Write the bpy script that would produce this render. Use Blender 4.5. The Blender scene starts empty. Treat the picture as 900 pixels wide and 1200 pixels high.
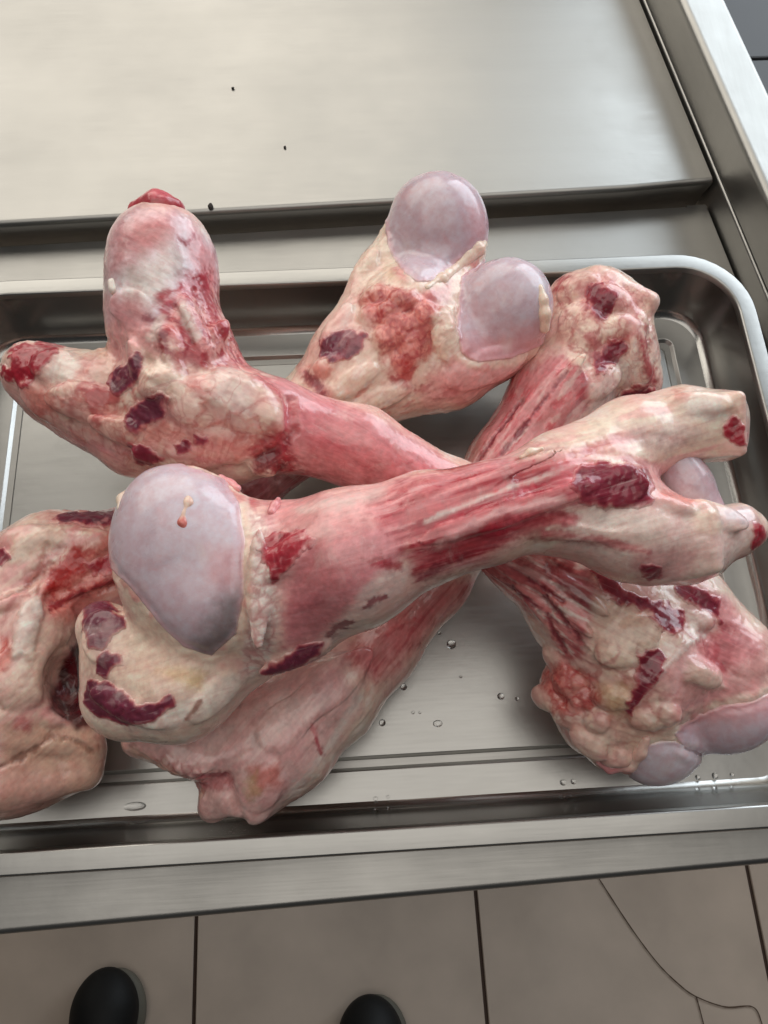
import bpy, bmesh, math, random
import numpy as np
from mathutils import Vector, Matrix, Euler

# ------------------------------------------------------------------ camera, light, exposure
scene = bpy.context.scene
COL = scene.collection
CAM_LOC = np.array([0.26539, 0.01807, 0.52488])
CAM_ROT = np.radians([20.25705, -0.71423, -3.27225])
FPX = 899.0                                   # focal length in units of the 900 x 1200 frame
cam_data = bpy.data.cameras.new("camera")
cam_data.sensor_fit = 'HORIZONTAL'
cam_data.sensor_width = 36.0
cam_data.lens = 36.0 * FPX / 900.0
cam_data.clip_start = 0.01
cam_data.clip_end = 100.0
cam = bpy.data.objects.new("camera", cam_data)
cam.location = CAM_LOC
cam.rotation_euler = Euler(CAM_ROT, 'XYZ')
COL.objects.link(cam)
scene.camera = cam

world = bpy.data.worlds.new("World")
scene.world = world
world.use_nodes = True
world.node_tree.nodes["Background"].inputs["Color"].default_value = (0.95, 0.97, 1.0, 1)
world.node_tree.nodes["Background"].inputs["Strength"].default_value = 0.03

def area(name, loc, target, sx, sy, power, color, spread=180):
    l = bpy.data.lights.new(name, 'AREA')
    l.shape = 'RECTANGLE'; l.size = sx; l.size_y = sy
    l.energy = power; l.color = color; l.spread = math.radians(spread)
    o = bpy.data.objects.new(name, l); COL.objects.link(o)
    o.location = loc
    d = Vector(target) - Vector(loc)
    o.rotation_euler = d.to_track_quat('-Z', 'Y').to_euler()
    return o

# kitchen ceiling lights above and beyond the table, and a window on the right
area("ceiling_light", (-1.25, 3.2, 1.95), (-1.1, 2.5, 0.0), 4.3, 3.2, 70, (1.0, 0.94, 0.84))
area("ceiling_light_over_table", (0.25, 0.15, 1.95), (0.25, 0.15, 0.0), 2.2, 1.6, 10, (1.0, 0.95, 0.88))
area("window_light", (2.5, 2.3, 1.35), (0.3, 0.35, 0.0), 2.8, 2.2, 58, (0.84, 0.93, 1.0))

scene.view_settings.view_transform = 'Standard'
scene.view_settings.look = 'None'
scene.view_settings.exposure = 0.58
scene.view_settings.gamma = 1.0
scene.view_settings.use_curve_mapping = False

# ------------------------------------------------------------------ helpers
CR = np.array(Euler(CAM_ROT, 'XYZ').to_matrix())

def ray(u, v):
    return CR @ np.array([(u - 450) / FPX, -(v - 600) / FPX, -1.0])

def P(u, v, z):
    """photo position (u, v) at height z above the tray floor -> point in the room"""
    d = ray(u, v)
    return CAM_LOC + d * ((z - CAM_LOC[2]) / d[2])

def depth(p):
    return -float((np.asarray(p) - CAM_LOC) @ CR[:, 2])

def project(V):
    q = (V - CAM_LOC) @ CR
    return np.stack([450 + FPX * q[:, 0] / -q[:, 2], 600 - FPX * q[:, 1] / -q[:, 2]], 1)

def lin(c):
    c = np.asarray(c, float) / 255.0
    return np.where(c <= 0.04045, c / 12.92, ((c + 0.055) / 1.055) ** 2.4)

def tag(o, label=None, category=None, group=None, kind=None):
    if label: o["label"] = label
    if category: o["category"] = category
    if group: o["group"] = group
    if kind: o["kind"] = kind
    return o

def empty(name, loc):
    o = bpy.data.objects.new(name, None)
    o.empty_display_size = 0.03
    o.location = loc
    COL.objects.link(o)
    return o

def link(name, me, mat, parent=None):
    o = bpy.data.objects.new(name, me)
    if mat: me.materials.append(mat)
    COL.objects.link(o)
    if parent:
        o.parent = parent
        o.location = -Vector(parent.location)       # verts are in room coordinates
    return o

def mesh_np(name, V, F, smooth=True, attrs=None):
    """F: (n,4) or (n,3) int array, or list of index tuples"""
    me = bpy.data.meshes.new(name)
    V = np.asarray(V, np.float32)
    if isinstance(F, np.ndarray):
        n, k = F.shape
        me.vertices.add(len(V)); me.vertices.foreach_set("co", V.ravel())
        me.loops.add(n * k); me.loops.foreach_set("vertex_index", F.astype(np.int32).ravel())
        me.polygons.add(n)
        me.polygons.foreach_set("loop_start", np.arange(0, n * k, k, dtype=np.int32))
        me.update(calc_edges=True)
    else:
        me.from_pydata([tuple(map(float, v)) for v in V], [], F)
    if smooth:
        me.polygons.foreach_set("use_smooth", np.ones(len(me.polygons), bool))
    for nm, arr in (attrs or {}).items():
        arr = np.asarray(arr, np.float32)
        if arr.ndim == 1:
            a = me.attributes.new(nm, 'FLOAT', 'POINT'); a.data.foreach_set("value", arr)
        elif nm == "loc":
            a = me.attributes.new(nm, 'FLOAT_VECTOR', 'POINT'); a.data.foreach_set("vector", arr.ravel())
        else:
            a = me.attributes.new(nm, 'FLOAT_COLOR', 'POINT')
            a.data.foreach_set("color", np.concatenate([arr, np.ones((len(arr), 1), np.float32)], 1).ravel())
    me.validate(); me.update()
    return me

# ---- numpy gradient noise
_rng = np.random.RandomState(7)
_perm = np.tile(_rng.permutation(256), 3).astype(np.int32)
_g = _rng.normal(size=(256, 3)); _g /= np.linalg.norm(_g, axis=1)[:, None]
_g = _g.astype(np.float32)

def perlin(Pn):
    Pn = np.asarray(Pn, np.float32)
    i = np.floor(Pn).astype(np.int32); f = Pn - i
    u = f * f * f * (f * (f * 6 - 15) + 10)
    i &= 255
    r = np.zeros(len(Pn), np.float32)
    for dx in (0, 1):
        wx = u[:, 0] if dx else 1 - u[:, 0]
        a = _perm[i[:, 0] + dx]
        for dy in (0, 1):
            wy = wx * (u[:, 1] if dy else 1 - u[:, 1])
            b = _perm[a + i[:, 1] + dy]
            for dz in (0, 1):
                w = wy * (u[:, 2] if dz else 1 - u[:, 2])
                g = _g[_perm[b + i[:, 2] + dz]]
                r += w * (g[:, 0] * (f[:, 0] - dx) + g[:, 1] * (f[:, 1] - dy) + g[:, 2] * (f[:, 2] - dz))
    return r * 1.5

def fbm(Pn, o=4, gain=0.5):
    r = np.zeros(len(Pn), np.float32); a = 1.0
    for k in range(o):
        r += a * perlin(Pn * (2.0 ** k) + 17.3 * k); a *= gain
    return r

_wj = _rng.rand(256, 3).astype(np.float32)
def worley(Pn):
    Pn = np.asarray(Pn, np.float32)
    i = np.floor(Pn).astype(np.int32); f = Pn - i
    f1 = np.full(len(Pn), 9.0, np.float32); f2 = f1.copy()
    for dx in (-1, 0, 1):
        for dy in (-1, 0, 1):
            for dz in (-1, 0, 1):
                h = _perm[_perm[_perm[(i[:, 0] + dx) & 255] + ((i[:, 1] + dy) & 255)] + ((i[:, 2] + dz) & 255)]
                d = ((_wj[h] + np.array([dx, dy, dz], np.float32) - f) ** 2).sum(1)
                f2 = np.minimum(f2, np.maximum(f1, d)); f1 = np.minimum(f1, d)
    return np.sqrt(f1), np.sqrt(f2)

def sst(a, b, x):
    t = np.clip((x - a) / (b - a), 0, 1)
    return t * t * (3 - 2 * t)

# ---- signed distance shapes
def smin(a, b, k):
    h = np.clip(0.5 + 0.5 * (b - a) / k, 0, 1)
    return b + (a - b) * h - k * h * (1 - h)

class Shape:
    """a solid grown from smoothly joined round cones and ellipsoids"""
    def __init__(self, k=0.012, floor=0.0012):
        self.pr = []; self.k = k; self.floor = floor
    def cone(self, a, ra, b, rb, k=None, cut=False):
        self.pr.append(('c', a.astype(np.float32), (b - a).astype(np.float32), ra, rb, k or self.k, cut)); return self
    def ell(self, c, R, r, k=None, cut=False):
        self.pr.append(('e', c.astype(np.float32), R.astype(np.float32), np.asarray(r, np.float32), None, k or self.k, cut)); return self
    def box(self, u, v, z, a, b, c, ang=0, rnd=14, k=None):
        """a rounded block, half sizes a, b, c in photo pixels"""
        self.egg(u, v, z, a, b, c, ang); kind, w, R, r, _, _, _ = self.pr.pop(); s = depth(w) / FPX
        self.pr.append(('b', w, R, r, rnd * s, k or self.k, False)); return self
    # the same in photo terms: positions (u, v, z), radii in photo pixels
    def chain(self, pts, k=None, cut=False):
        W = [P(u, v, z) for u, v, z, r in pts]
        R = [r / FPX * depth(w) for w, (_, _, _, r) in zip(W, pts)]
        if len(W) == 1:
            self.cone(W[0], R[0], W[0] + 1e-4, R[0], k, cut)
        for i in range(len(W) - 1):
            self.cone(W[i], R[i], W[i + 1], R[i + 1], k if i == 0 else 0.010, cut)
        return self
    def egg(self, u, v, z, a, b, c, ang=0, tilt=0, k=None, cut=False):
        """a along photo angle ang (degrees, up = 90), b across, c towards the viewer"""
        w = P(u, v, z); s = depth(w) / FPX
        n = (CAM_LOC - w); n /= np.linalg.norm(n)
        x = CR[:, 0] - n * (CR[:, 0] @ n); x /= np.linalg.norm(x); y = np.cross(n, x)
        t = math.radians(ang)
        A = x * math.cos(t) + y * math.sin(t); B = np.cross(n, A)
        if tilt:
            q = math.radians(tilt); A, n = A * math.cos(q) + n * math.sin(q), n * math.cos(q) - A * math.sin(q)
        return self.ell(w, np.stack([A, B, n]), (a * s, b * s, c * s), k, cut)
    def trace(self, u, v, near=False):
        """where the line of sight through (u, v) first meets the solid"""
        r = ray(u, v); r /= np.linalg.norm(r); t = 0.15; best = (9, None)
        for _ in range(70):
            e = float(self.d((CAM_LOC + r * t)[None])[0])
            if e < best[0]: best = (e, CAM_LOC + r * t)
            t += max(e * 0.8, 0.0002)
            if abs(e) < 0.0003: return CAM_LOC + r * t
            if t > 0.9: break
        return best[1] - self.normals(best[1][None])[0] * best[0] if near and best[0] < 0.02 else None
    def lobes(self, items, k=0.0045):
        """folds and lobes of fat sitting on the surface: (u, v, a, b, angle[, thickness[, sink]]) in photo pixels"""
        base = list(self.pr); new = []
        for it in items:
            u, v, a, b, ang = it[:5]; c = it[5] if len(it) > 5 else 0.42 * min(a, b); sink = it[6] if len(it) > 6 else 0.0
            w = self.trace(u, v)
            if w is None: continue
            n = self.normals(w[None])[0]; view = CAM_LOC - w; view /= np.linalg.norm(view)
            n = n * 0.7 + view * 0.3; n /= np.linalg.norm(n); s = depth(w) / FPX
            x = CR[:, 0] - n * (CR[:, 0] @ n); x /= np.linalg.norm(x); y = np.cross(n, x); t = math.radians(ang)
            A = x * math.cos(t) + y * math.sin(t); B = np.cross(n, A)
            new.append((w - n * s * sink, np.stack([A, B, n]), (a * s, b * s, c * s)))
        for w, R, r in new: self.ell(w, R, r, k)
        return self
    def d(self, X):
        X = X.astype(np.float32); D = None
        for kind, p0, p1, r, r2, k, cut in self.pr:
            q = X - p0
            if kind == 'c':
                h = np.clip((q @ p1) / float(p1 @ p1), 0, 1)
                e = np.sqrt(((q - h[:, None] * p1) ** 2).sum(1)) - (r + (r2 - r) * h)
            elif kind == 'b':
                q = np.abs((X - p0) @ p1.T) - (r - r2)
                e = np.sqrt((np.maximum(q, 0) ** 2).sum(1)) + np.minimum(q.max(1), 0) - r2
            else:
                far = (q ** 2).sum(1) > (float(r.max()) + 2 * k + 0.013) ** 2
                if D is not None and far.any():
                    ok = np.nonzero(~far)[0]
                    if len(ok):
                        qq = q[ok] @ p1.T
                        k0 = np.sqrt(((qq / r) ** 2).sum(1)); k1 = np.sqrt(((qq / r ** 2) ** 2).sum(1)) + 1e-9
                        e = k0 * (k0 - 1) / k1
                        D[ok] = -smin(-D[ok], e, k) if cut else smin(D[ok], e, k)
                    continue
                q = q @ p1.T
                k0 = np.sqrt(((q / r) ** 2).sum(1)); k1 = np.sqrt(((q / r ** 2) ** 2).sum(1)) + 1e-9
                e = k0 * (k0 - 1) / k1
            if D is None: D = e
            elif cut: D = -smin(-D, e, k)
            else: D = smin(D, e, k)
        if self.floor is not None:
            D = -smin(-D, X[:, 2] - self.floor, 0.006)
        return D
    def bounds(self):
        lo = []; hi = []
        for kind, p0, p1, r, r2, k, cut in self.pr:
            if cut: continue
            if kind == 'c':
                for p, q in ((p0, r), (p0 + p1, r2)): lo.append(p - q); hi.append(p + q)
            else: lo.append(p0 - r.max()); hi.append(p0 + r.max())
        return np.array(lo), np.array(hi)
    def mesh(self, h):
        lo, hi = self.bounds(); c = (lo + hi) / 2; rad = (hi - lo)[:, 0] / 2
        # box aligned with the long direction in plan
        w = c[:, :2] - c[:, :2].mean(0)
        ev, E = np.linalg.eigh(w.T @ w + np.eye(2) * 1e-6)
        ex = np.array([E[0, 1], E[1, 1], 0]); ey = np.array([-ex[1], ex[0], 0]); R = np.stack([ex, ey, [0, 0, 1]])
        q = c @ R.T; l = (q - rad[:, None]).min(0) - 0.008; u = (q + rad[:, None]).max(0) + 0.008
        S = 6; H = S * h
        n = np.ceil((u - l) / H).astype(int)
        g = np.stack(np.meshgrid(*[np.arange(m) for m in n], indexing='ij'), -1).reshape(-1, 3)
        ctr = l + (g + 0.5) * H
        dc = self.d((ctr @ R).astype(np.float32))
        sgn = np.where(dc > 0, H, -H).astype(np.float32).reshape(n)
        D = np.repeat(np.repeat(np.repeat(sgn, S, 0), S, 1), S, 2)
        near = np.abs(dc) < 1.35 * H
        gn = g[near]
        off = np.stack(np.meshgrid(*[np.arange(S)] * 3, indexing='ij'), -1).reshape(-1, 3)
        for s in range(0, len(gn), 3000):
            idx = (gn[s:s + 3000, None, :] * S + off[None]).reshape(-1, 3)
            D[idx[:, 0], idx[:, 1], idx[:, 2]] = self.d(((l + (idx + 0.5) * h) @ R).astype(np.float32))
        V, F = surface_nets(D)
        V = (l + (V + 0.5) * h) @ R
        N = self.normals(V)
        for _ in range(2):
            V = V - np.clip(self.d(V), -h, h)[:, None] * N * 0.9
        return V, F, self.normals(V), R
    def normals(self, V, e=0.0007):
        G = np.stack([self.d(V + np.eye(3)[i] * e) - self.d(V - np.eye(3)[i] * e) for i in range(3)], 1)
        return G / (np.linalg.norm(G, axis=1)[:, None] + 1e-9)

def surface_nets(D):
    s = D < 0
    c = [s[dx:s.shape[0] - 1 + dx, dy:s.shape[1] - 1 + dy, dz:s.shape[2] - 1 + dz] for dx in (0, 1) for dy in (0, 1) for dz in (0, 1)]
    anyv = c[0].copy(); allv = c[0].copy()
    for x in c[1:]: anyv |= x; allv &= x
    act = np.argwhere(anyv & ~allv)
    idx = np.full(anyv.shape, -1, np.int32)
    idx[act[:, 0], act[:, 1], act[:, 2]] = np.arange(len(act))
    corners = [(dx, dy, dz) for dx in (0, 1) for dy in (0, 1) for dz in (0, 1)]
    val = {k: D[act[:, 0] + k[0], act[:, 1] + k[1], act[:, 2] + k[2]] for k in corners}
    acc = np.zeros((len(act), 3)); cnt = np.zeros(len(act))
    for a in corners:
        for ax in range(3):
            if a[ax]: continue
            b = list(a); b[ax] = 1; b = tuple(b)
            va, vb = val[a], val[b]; m = (va < 0) != (vb < 0)
            t = np.where(m, va / np.where(m, va - vb, 1), 0)
            p = np.array(a, float)[None] + t[:, None] * (np.arange(3) == ax)[None]
            acc += p * m[:, None]; cnt += m
    V = act + acc / np.maximum(cnt, 1)[:, None]
    F = []
    for ax in range(3):
        o1, o2 = [(1, 2), (2, 0), (0, 1)][ax]
        sl0 = [slice(1, -1)] * 3; sl1 = [slice(1, -1)] * 3
        sl0[ax] = slice(0, -1); sl1[ax] = slice(1, None)
        A, B = s[tuple(sl0)], s[tuple(sl1)]
        e = np.argwhere(A != B)
        fl = A[e[:, 0], e[:, 1], e[:, 2]]
        base = e + 1; base[:, ax] = e[:, ax]
        def cell(d1, d2):
            q = base.copy(); q[:, o1] -= d1; q[:, o2] -= d2
            return idx[q[:, 0], q[:, 1], q[:, 2]]
        q = np.stack([cell(1, 1), cell(0, 1), cell(0, 0), cell(1, 0)], 1)
        q[~fl] = q[~fl][:, ::-1]
        F.append(q)
    return V, np.concatenate(F)

# ---- masks from outlines read off the photograph
def seg_dist(Q, a, b):
    a = np.asarray(a, float); b = np.asarray(b, float); d = b - a
    t = np.clip(((Q - a) @ d) / (d @ d + 1e-9), 0, 1)
    return np.linalg.norm(Q - a - t[:, None] * d, axis=1)

def poly_sd(Q, poly):
    n = len(poly); D = np.full(len(Q), 1e9); ins = np.zeros(len(Q), bool)
    for i in range(n):
        a, b = poly[i], poly[(i + 1) % n]
        D = np.minimum(D, seg_dist(Q, a, b))
        c = (a[1] > Q[:, 1]) != (b[1] > Q[:, 1])
        xi = (b[0] - a[0]) * (Q[:, 1] - a[1]) / ((b[1] - a[1]) or 1e-9) + a[0]
        ins ^= c & (Q[:, 0] < xi)
    return np.where(ins, -D, D)

def line_sd(Q, pts):
    D = np.full(len(Q), 1e9)
    for a, b in zip(pts[:-1], pts[1:]): D = np.minimum(D, seg_dist(Q, a, b))
    return D

# ------------------------------------------------------------------ materials
def new_mat(name):
    m = bpy.data.materials.new(name); m.use_nodes = True
    nt = m.node_tree
    return m, nt, nt.nodes["Principled BSDF"]

def N(nt, t, **kw):
    n = nt.nodes.new(t)
    for k, v in kw.items(): setattr(n, k, v)
    return n

def steel(name, base=(0.365, 0.358, 0.342), rough=0.3, dirn=(1, 1, 1), bump=0.06, aniso=0.0, smudge=0.12):
    m, nt, b = new_mat(name); L = nt.links.new
    b.inputs["Metallic"].default_value = 1.0
    tc = N(nt, "ShaderNodeTexCoord")
    mp = N(nt, "ShaderNodeMapping"); mp.inputs["Scale"].default_value = dirn
    L(tc.outputs["Object"], mp.inputs["Vector"])
    n1 = N(nt, "ShaderNodeTexNoise"); n1.inputs["Scale"].default_value = 900; n1.inputs["Detail"].default_value = 3
    L(mp.outputs[0], n1.inputs["Vector"])
    n2 = N(nt, "ShaderNodeTexNoise"); n2.inputs["Scale"].default_value = 9; n2.inputs["Detail"].default_value = 5; n2.inputs["Roughness"].default_value = 0.6
    L(tc.outputs["Object"], n2.inputs["Vector"])
    n3 = N(nt, "ShaderNodeTexNoise"); n3.inputs["Scale"].default_value = 60; n3.inputs["Detail"].default_value = 4
    L(mp.outputs[0], n3.inputs["Vector"])
    add = N(nt, "ShaderNodeMath", operation='MULTIPLY_ADD'); L(n2.outputs["Fac"], add.inputs[0]); add.inputs[1].default_value = smudge * 2; add.inputs[2].default_value = rough - smudge
    add2 = N(nt, "ShaderNodeMath", operation='MULTIPLY_ADD'); L(n1.outputs["Fac"], add2.inputs[0]); add2.inputs[1].default_value = 0.12; L(add.outputs[0], add2.inputs[2])
    L(add2.outputs[0], b.inputs["Roughness"])
    cr = N(nt, "ShaderNodeMix", data_type='RGBA'); cr.inputs[6].default_value = tuple(0.96 * x for x in base) + (1,); cr.inputs[7].default_value = tuple(min(1, 1.04 * x) for x in base) + (1,)
    L(n3.outputs["Fac"], cr.inputs[0]); L(cr.outputs[2], b.inputs["Base Color"])
    bp = N(nt, "ShaderNodeBump"); bp.inputs["Strength"].default_value = bump; bp.inputs["Distance"].default_value = 0.0004
    L(n1.outputs["Fac"], bp.inputs["Height"])
    bp2 = N(nt, "ShaderNodeBump"); bp2.inputs["Strength"].default_value = 0.12; bp2.inputs["Distance"].default_value = 0.004
    L(n2.outputs["Fac"], bp2.inputs["Height"]); L(bp.outputs[0], bp2.inputs["Normal"])
    L(bp2.outputs[0], b.inputs["Normal"])
    if aniso: b.inputs["Anisotropic"].default_value = aniso
    return m

def tissue(name, rough=0.33, sss=0.25, coat=0.6, bump=0.20):
    """wet flesh: colour read from the 'Col' attribute, fibres from 'loc', 'fib'"""
    m, nt, b = new_mat(name); L = nt.links.new
    ac = N(nt, "ShaderNodeAttribute", attribute_name="Col")
    al = N(nt, "ShaderNodeAttribute", attribute_name="loc")
    af = N(nt, "ShaderNodeAttribute", attribute_name="fib")
    mp = N(nt, "ShaderNodeMapping"); mp.inputs["Scale"].default_value = (0.1, 1, 1)
    L(al.outputs["Vector"], mp.inputs["Vector"])
    nf = N(nt, "ShaderNodeTexNoise"); nf.inputs["Scale"].default_value = 420; nf.inputs["Detail"].default_value = 4; nf.inputs["Distortion"].default_value = 0.4
    L(mp.outputs[0], nf.inputs["Vector"])
    ng = N(nt, "ShaderNodeTexNoise"); ng.inputs["Scale"].default_value = 190; ng.inputs["Detail"].default_value = 6; ng.inputs["Roughness"].default_value = 0.62
    L(al.outputs["Vector"], ng.inputs["Vector"])
    nb = N(nt, "ShaderNodeTexNoise"); nb.inputs["Scale"].default_value = 70; nb.inputs["Detail"].default_value = 5; nb.inputs["Distortion"].default_value = 0.8
    L(al.outputs["Vector"], nb.inputs["Vector"])
    mx = N(nt, "ShaderNodeMix", data_type='FLOAT'); L(af.outputs["Fac"], mx.inputs[0]); L(ng.outputs["Fac"], mx.inputs[2]); L(nf.outputs["Fac"], mx.inputs[3])
    # fine colour variation
    mr = N(nt, "ShaderNodeMapRange"); mr.inputs[1].default_value = 0.3; mr.inputs[2].default_value = 0.7; mr.inputs[3].default_value = 0.80; mr.inputs[4].default_value = 1.13
    L(mx.outputs[0], mr.inputs[0])
    mu = N(nt, "ShaderNodeMix", data_type='RGBA', blend_type='MULTIPLY'); mu.inputs[0].default_value = 1.0
    L(ac.outputs["Color"], mu.inputs[6])
    cb = N(nt, "ShaderNodeCombineColor"); L(mr.outputs[0], cb.inputs[1]); L(mr.outputs[0], cb.inputs[2])
    m2 = N(nt, "ShaderNodeMapRange"); m2.inputs[1].default_value = 0.3; m2.inputs[2].default_value = 0.7; m2.inputs[3].default_value = 0.93; m2.inputs[4].default_value = 1.05
    L(mx.outputs[0], m2.inputs[0]); L(m2.outputs[0], cb.inputs[0])
    L(cb.outputs[0], mu.inputs[7])
    def ramp(src, lo, hi):
        r = N(nt, "ShaderNodeMapRange"); r.interpolation_type = 'SMOOTHSTEP'; r.inputs[1].default_value = lo; r.inputs[2].default_value = hi
        L(src, r.inputs[0]); return r.outputs[0]
    def times(a, bb):
        q = N(nt, "ShaderNodeMath", operation='MULTIPLY'); L(a, q.inputs[0])
        if isinstance(bb, float): q.inputs[1].default_value = bb
        else: L(bb, q.inputs[1])
        return q.outputs[0]
    def over(base, fac, col, mode='MIX'):
        q = N(nt, "ShaderNodeMix", data_type='RGBA', blend_type=mode); L(fac, q.inputs[0]); L(base, q.inputs[6]); q.inputs[7].default_value = col; return q.outputs[2]
    # muscle strands: long red and pale fibres
    mp2 = N(nt, "ShaderNodeMapping"); mp2.inputs["Scale"].default_value = (0.05, 1, 1); mp2.inputs["Location"].default_value = (3, 1, 2)
    L(al.outputs["Vector"], mp2.inputs["Vector"])
    ns = N(nt, "ShaderNodeTexNoise"); ns.inputs["Scale"].default_value = 330; ns.inputs["Detail"].default_value = 3; ns.inputs["Distortion"].default_value = 0.6
    L(mp2.outputs[0], ns.inputs["Vector"])
    c1 = over(mu.outputs[2], times(times(ramp(ns.outputs["Fac"], 0.50, 0.64), af.outputs["Fac"]), 0.55), (0.72, 0.34, 0.34, 1), 'MULTIPLY')
    c2 = over(c1, times(times(ramp(ns.outputs["Fac"], 0.42, 0.30), af.outputs["Fac"]), 0.40), (0.82, 0.54, 0.52, 1))
    # capillaries and pale membrane
    av = N(nt, "ShaderNodeAttribute", attribute_name="vein")
    nv = N(nt, "ShaderNodeTexNoise"); nv.inputs["Scale"].default_value = 55; nv.inputs["Detail"].default_value = 5; nv.inputs["Distortion"].default_value = 1.5
    L(al.outputs["Vector"], nv.inputs["Vector"])
    ab = N(nt, "ShaderNodeMath", operation='SUBTRACT'); L(nv.outputs["Fac"], ab.inputs[0]); ab.inputs[1].default_value = 0.5
    ac2 = N(nt, "ShaderNodeMath", operation='ABSOLUTE'); L(ab.outputs[0], ac2.inputs[0])
    c3 = over(c2, times(times(ramp(ac2.outputs[0], 0.05, 0.0), av.outputs["Fac"]), 0.5), (0.50, 0.06, 0.06, 1))
    nm = N(nt, "ShaderNodeTexNoise"); nm.inputs["Scale"].default_value = 34; nm.inputs["Detail"].default_value = 7; nm.inputs["Roughness"].default_value = 0.65; nm.inputs["Distortion"].default_value = 0.7
    L(al.outputs["Vector"], nm.inputs["Vector"])
    c4 = over(c3, times(ramp(nm.outputs["Fac"], 0.56, 0.70), 0.22), (0.86, 0.74, 0.68, 1))
    c5 = over(c4, times(ramp(nm.outputs["Fac"], 0.42, 0.30), 0.20), (0.72, 0.30, 0.30, 1))
    L(c5, b.inputs["Base Color"])
    bp = N(nt, "ShaderNodeBump"); bp.inputs["Strength"].default_value = bump; bp.inputs["Distance"].default_value = 0.0012
    L(mx.outputs[0], bp.inputs["Height"])
    bq = N(nt, "ShaderNodeBump"); bq.inputs["Strength"].default_value = bump * 0.5; bq.inputs["Distance"].default_value = 0.003
    L(nb.outputs["Fac"], bq.inputs["Height"]); L(bp.outputs[0], bq.inputs["Normal"])
    L(bq.outputs[0], b.inputs["Normal"])
    rr = N(nt, "ShaderNodeMapRange"); rr.inputs[1].default_value = 0.35; rr.inputs[2].default_value = 0.65; rr.inputs[3].default_value = rough - 0.08; rr.inputs[4].default_value = rough + 0.14
    L(nb.outputs["Fac"], rr.inputs[0]); L(rr.outputs[0], b.inputs["Roughness"])
    b.inputs["Subsurface Weight"].default_value = sss
    b.inputs["Subsurface Radius"].default_value = (1.0, 0.38, 0.28)
    b.inputs["Subsurface Scale"].default_value = 0.005
    b.inputs["Coat Weight"].default_value = coat
    b.inputs["Coat Roughness"].default_value = 0.10
    b.inputs["Specular IOR Level"].default_value = 0.45
    return m

M_TISSUE = tissue("wet_tissue")
M_CART = tissue("cartilage", rough=0.30, sss=0.3, coat=0.5, bump=0.015)
M_TOP = steel("worktop_steel", rough=0.33, dirn=(0.03, 1, 1))
M_TRAY = steel("tray_steel", base=(0.375, 0.37, 0.356), rough=0.27, dirn=(0.04, 1, 1), smudge=0.1)
M_WALL = steel("tray_wall_steel", base=(0.375, 0.37, 0.356), rough=0.17, dirn=(1, 1, 1), smudge=0.06)
M_RAIL = steel("rail_steel", rough=0.36, dirn=(1, 0.04, 1))

# ------------------------------------------------------------------ floor
FLOOR_Z = -0.80
TILE = 0.4327
def plain(name, c, rough=0.5, spec=0.5, noise=None, bump=0.0):
    m, nt, b = new_mat(name); L = nt.links.new
    b.inputs["Base Color"].default_value = tuple(lin(c)) + (1,)
    b.inputs["Roughness"].default_value = rough
    b.inputs["Specular IOR Level"].default_value = spec
    if noise:
        tc = N(nt, "ShaderNodeTexCoord")
        n = N(nt, "ShaderNodeTexNoise"); n.inputs["Scale"].default_value = noise[0]; n.inputs["Detail"].default_value = 6
        L(tc.outputs["Object"], n.inputs["Vector"])
        mx = N(nt, "ShaderNodeMix", data_type='RGBA')
        mx.inputs[6].default_value = tuple(lin(c) * (1 - noise[1])) + (1,); mx.inputs[7].default_value = tuple(lin(c) * (1 + noise[1])) + (1,)
        L(n.outputs["Fac"], mx.inputs[0]); L(mx.outputs[2], b.inputs["Base Color"])
        if bump:
            bp = N(nt, "ShaderNodeBump"); bp.inputs["Strength"].default_value = bump; bp.inputs["Distance"].default_value = 0.002
            L(n.outputs["Fac"], bp.inputs["Height"]); L(bp.outputs[0], b.inputs["Normal"])
    return m
M_TILE = plain("floor_tile_ceramic", (180, 164, 150), 0.42, 0.4, (9, 0.26), 0.05)
M_GROUT = plain("grout", (66, 52, 45), 0.9, 0.2, (60, 0.3), 0.3)

def box_bm(bm, lo, hi, bevel=0.0, seg=2):
    r = bmesh.ops.create_cube(bm, size=1.0)
    vs = r['verts']
    for v in vs:
        v.co = Vector([lo[i] + (hi[i] - lo[i]) * (v.co[i] + 0.5) for i in range(3)])
    if bevel:
        es = list({e for v in vs for e in v.link_edges})
        bmesh.ops.bevel(bm, geom=es, offset=bevel, segments=seg, affect='EDGES', profile=0.5)
    return bm

def bm_obj(name, bm, mat, parent=None, smooth=False):
    me = bpy.data.meshes.new(name); bm.normal_update(); bm.to_mesh(me); bm.free()
    if smooth: me.polygons.foreach_set("use_smooth", np.ones(len(me.polygons), bool))
    return link(name, me, mat, parent)

bm = bmesh.new()
box_bm(bm, (-2.6, -2.6, FLOOR_Z - 0.05), (3.4, 3.6, FLOOR_Z - 0.003))
floor = bm_obj("floor", bm, M_GROUT)
tag(floor, "brown grey ceramic tiled floor below the steel table", None, None, "structure")
bm = bmesh.new(); box_bm(bm, (0.0028, 0.0028, -0.008), (TILE - 0.0028, TILE - 0.0028, 0), 0.0012, 1)
tile_me = bpy.data.meshes.new("floor_tile"); bm.to_mesh(tile_me); bm.free(); tile_me.materials.append(M_TILE)
rnd = random.Random(3)
for i in range(-5, 7):
    for j in range(-5, 8):
        t = bpy.data.objects.new("floor_tile", tile_me); COL.objects.link(t)
        t.parent = floor
        t.location = (-0.0165 + i * TILE, -0.098 + j * TILE, FLOOR_Z + rnd.uniform(-0.0006, 0.0006))
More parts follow.
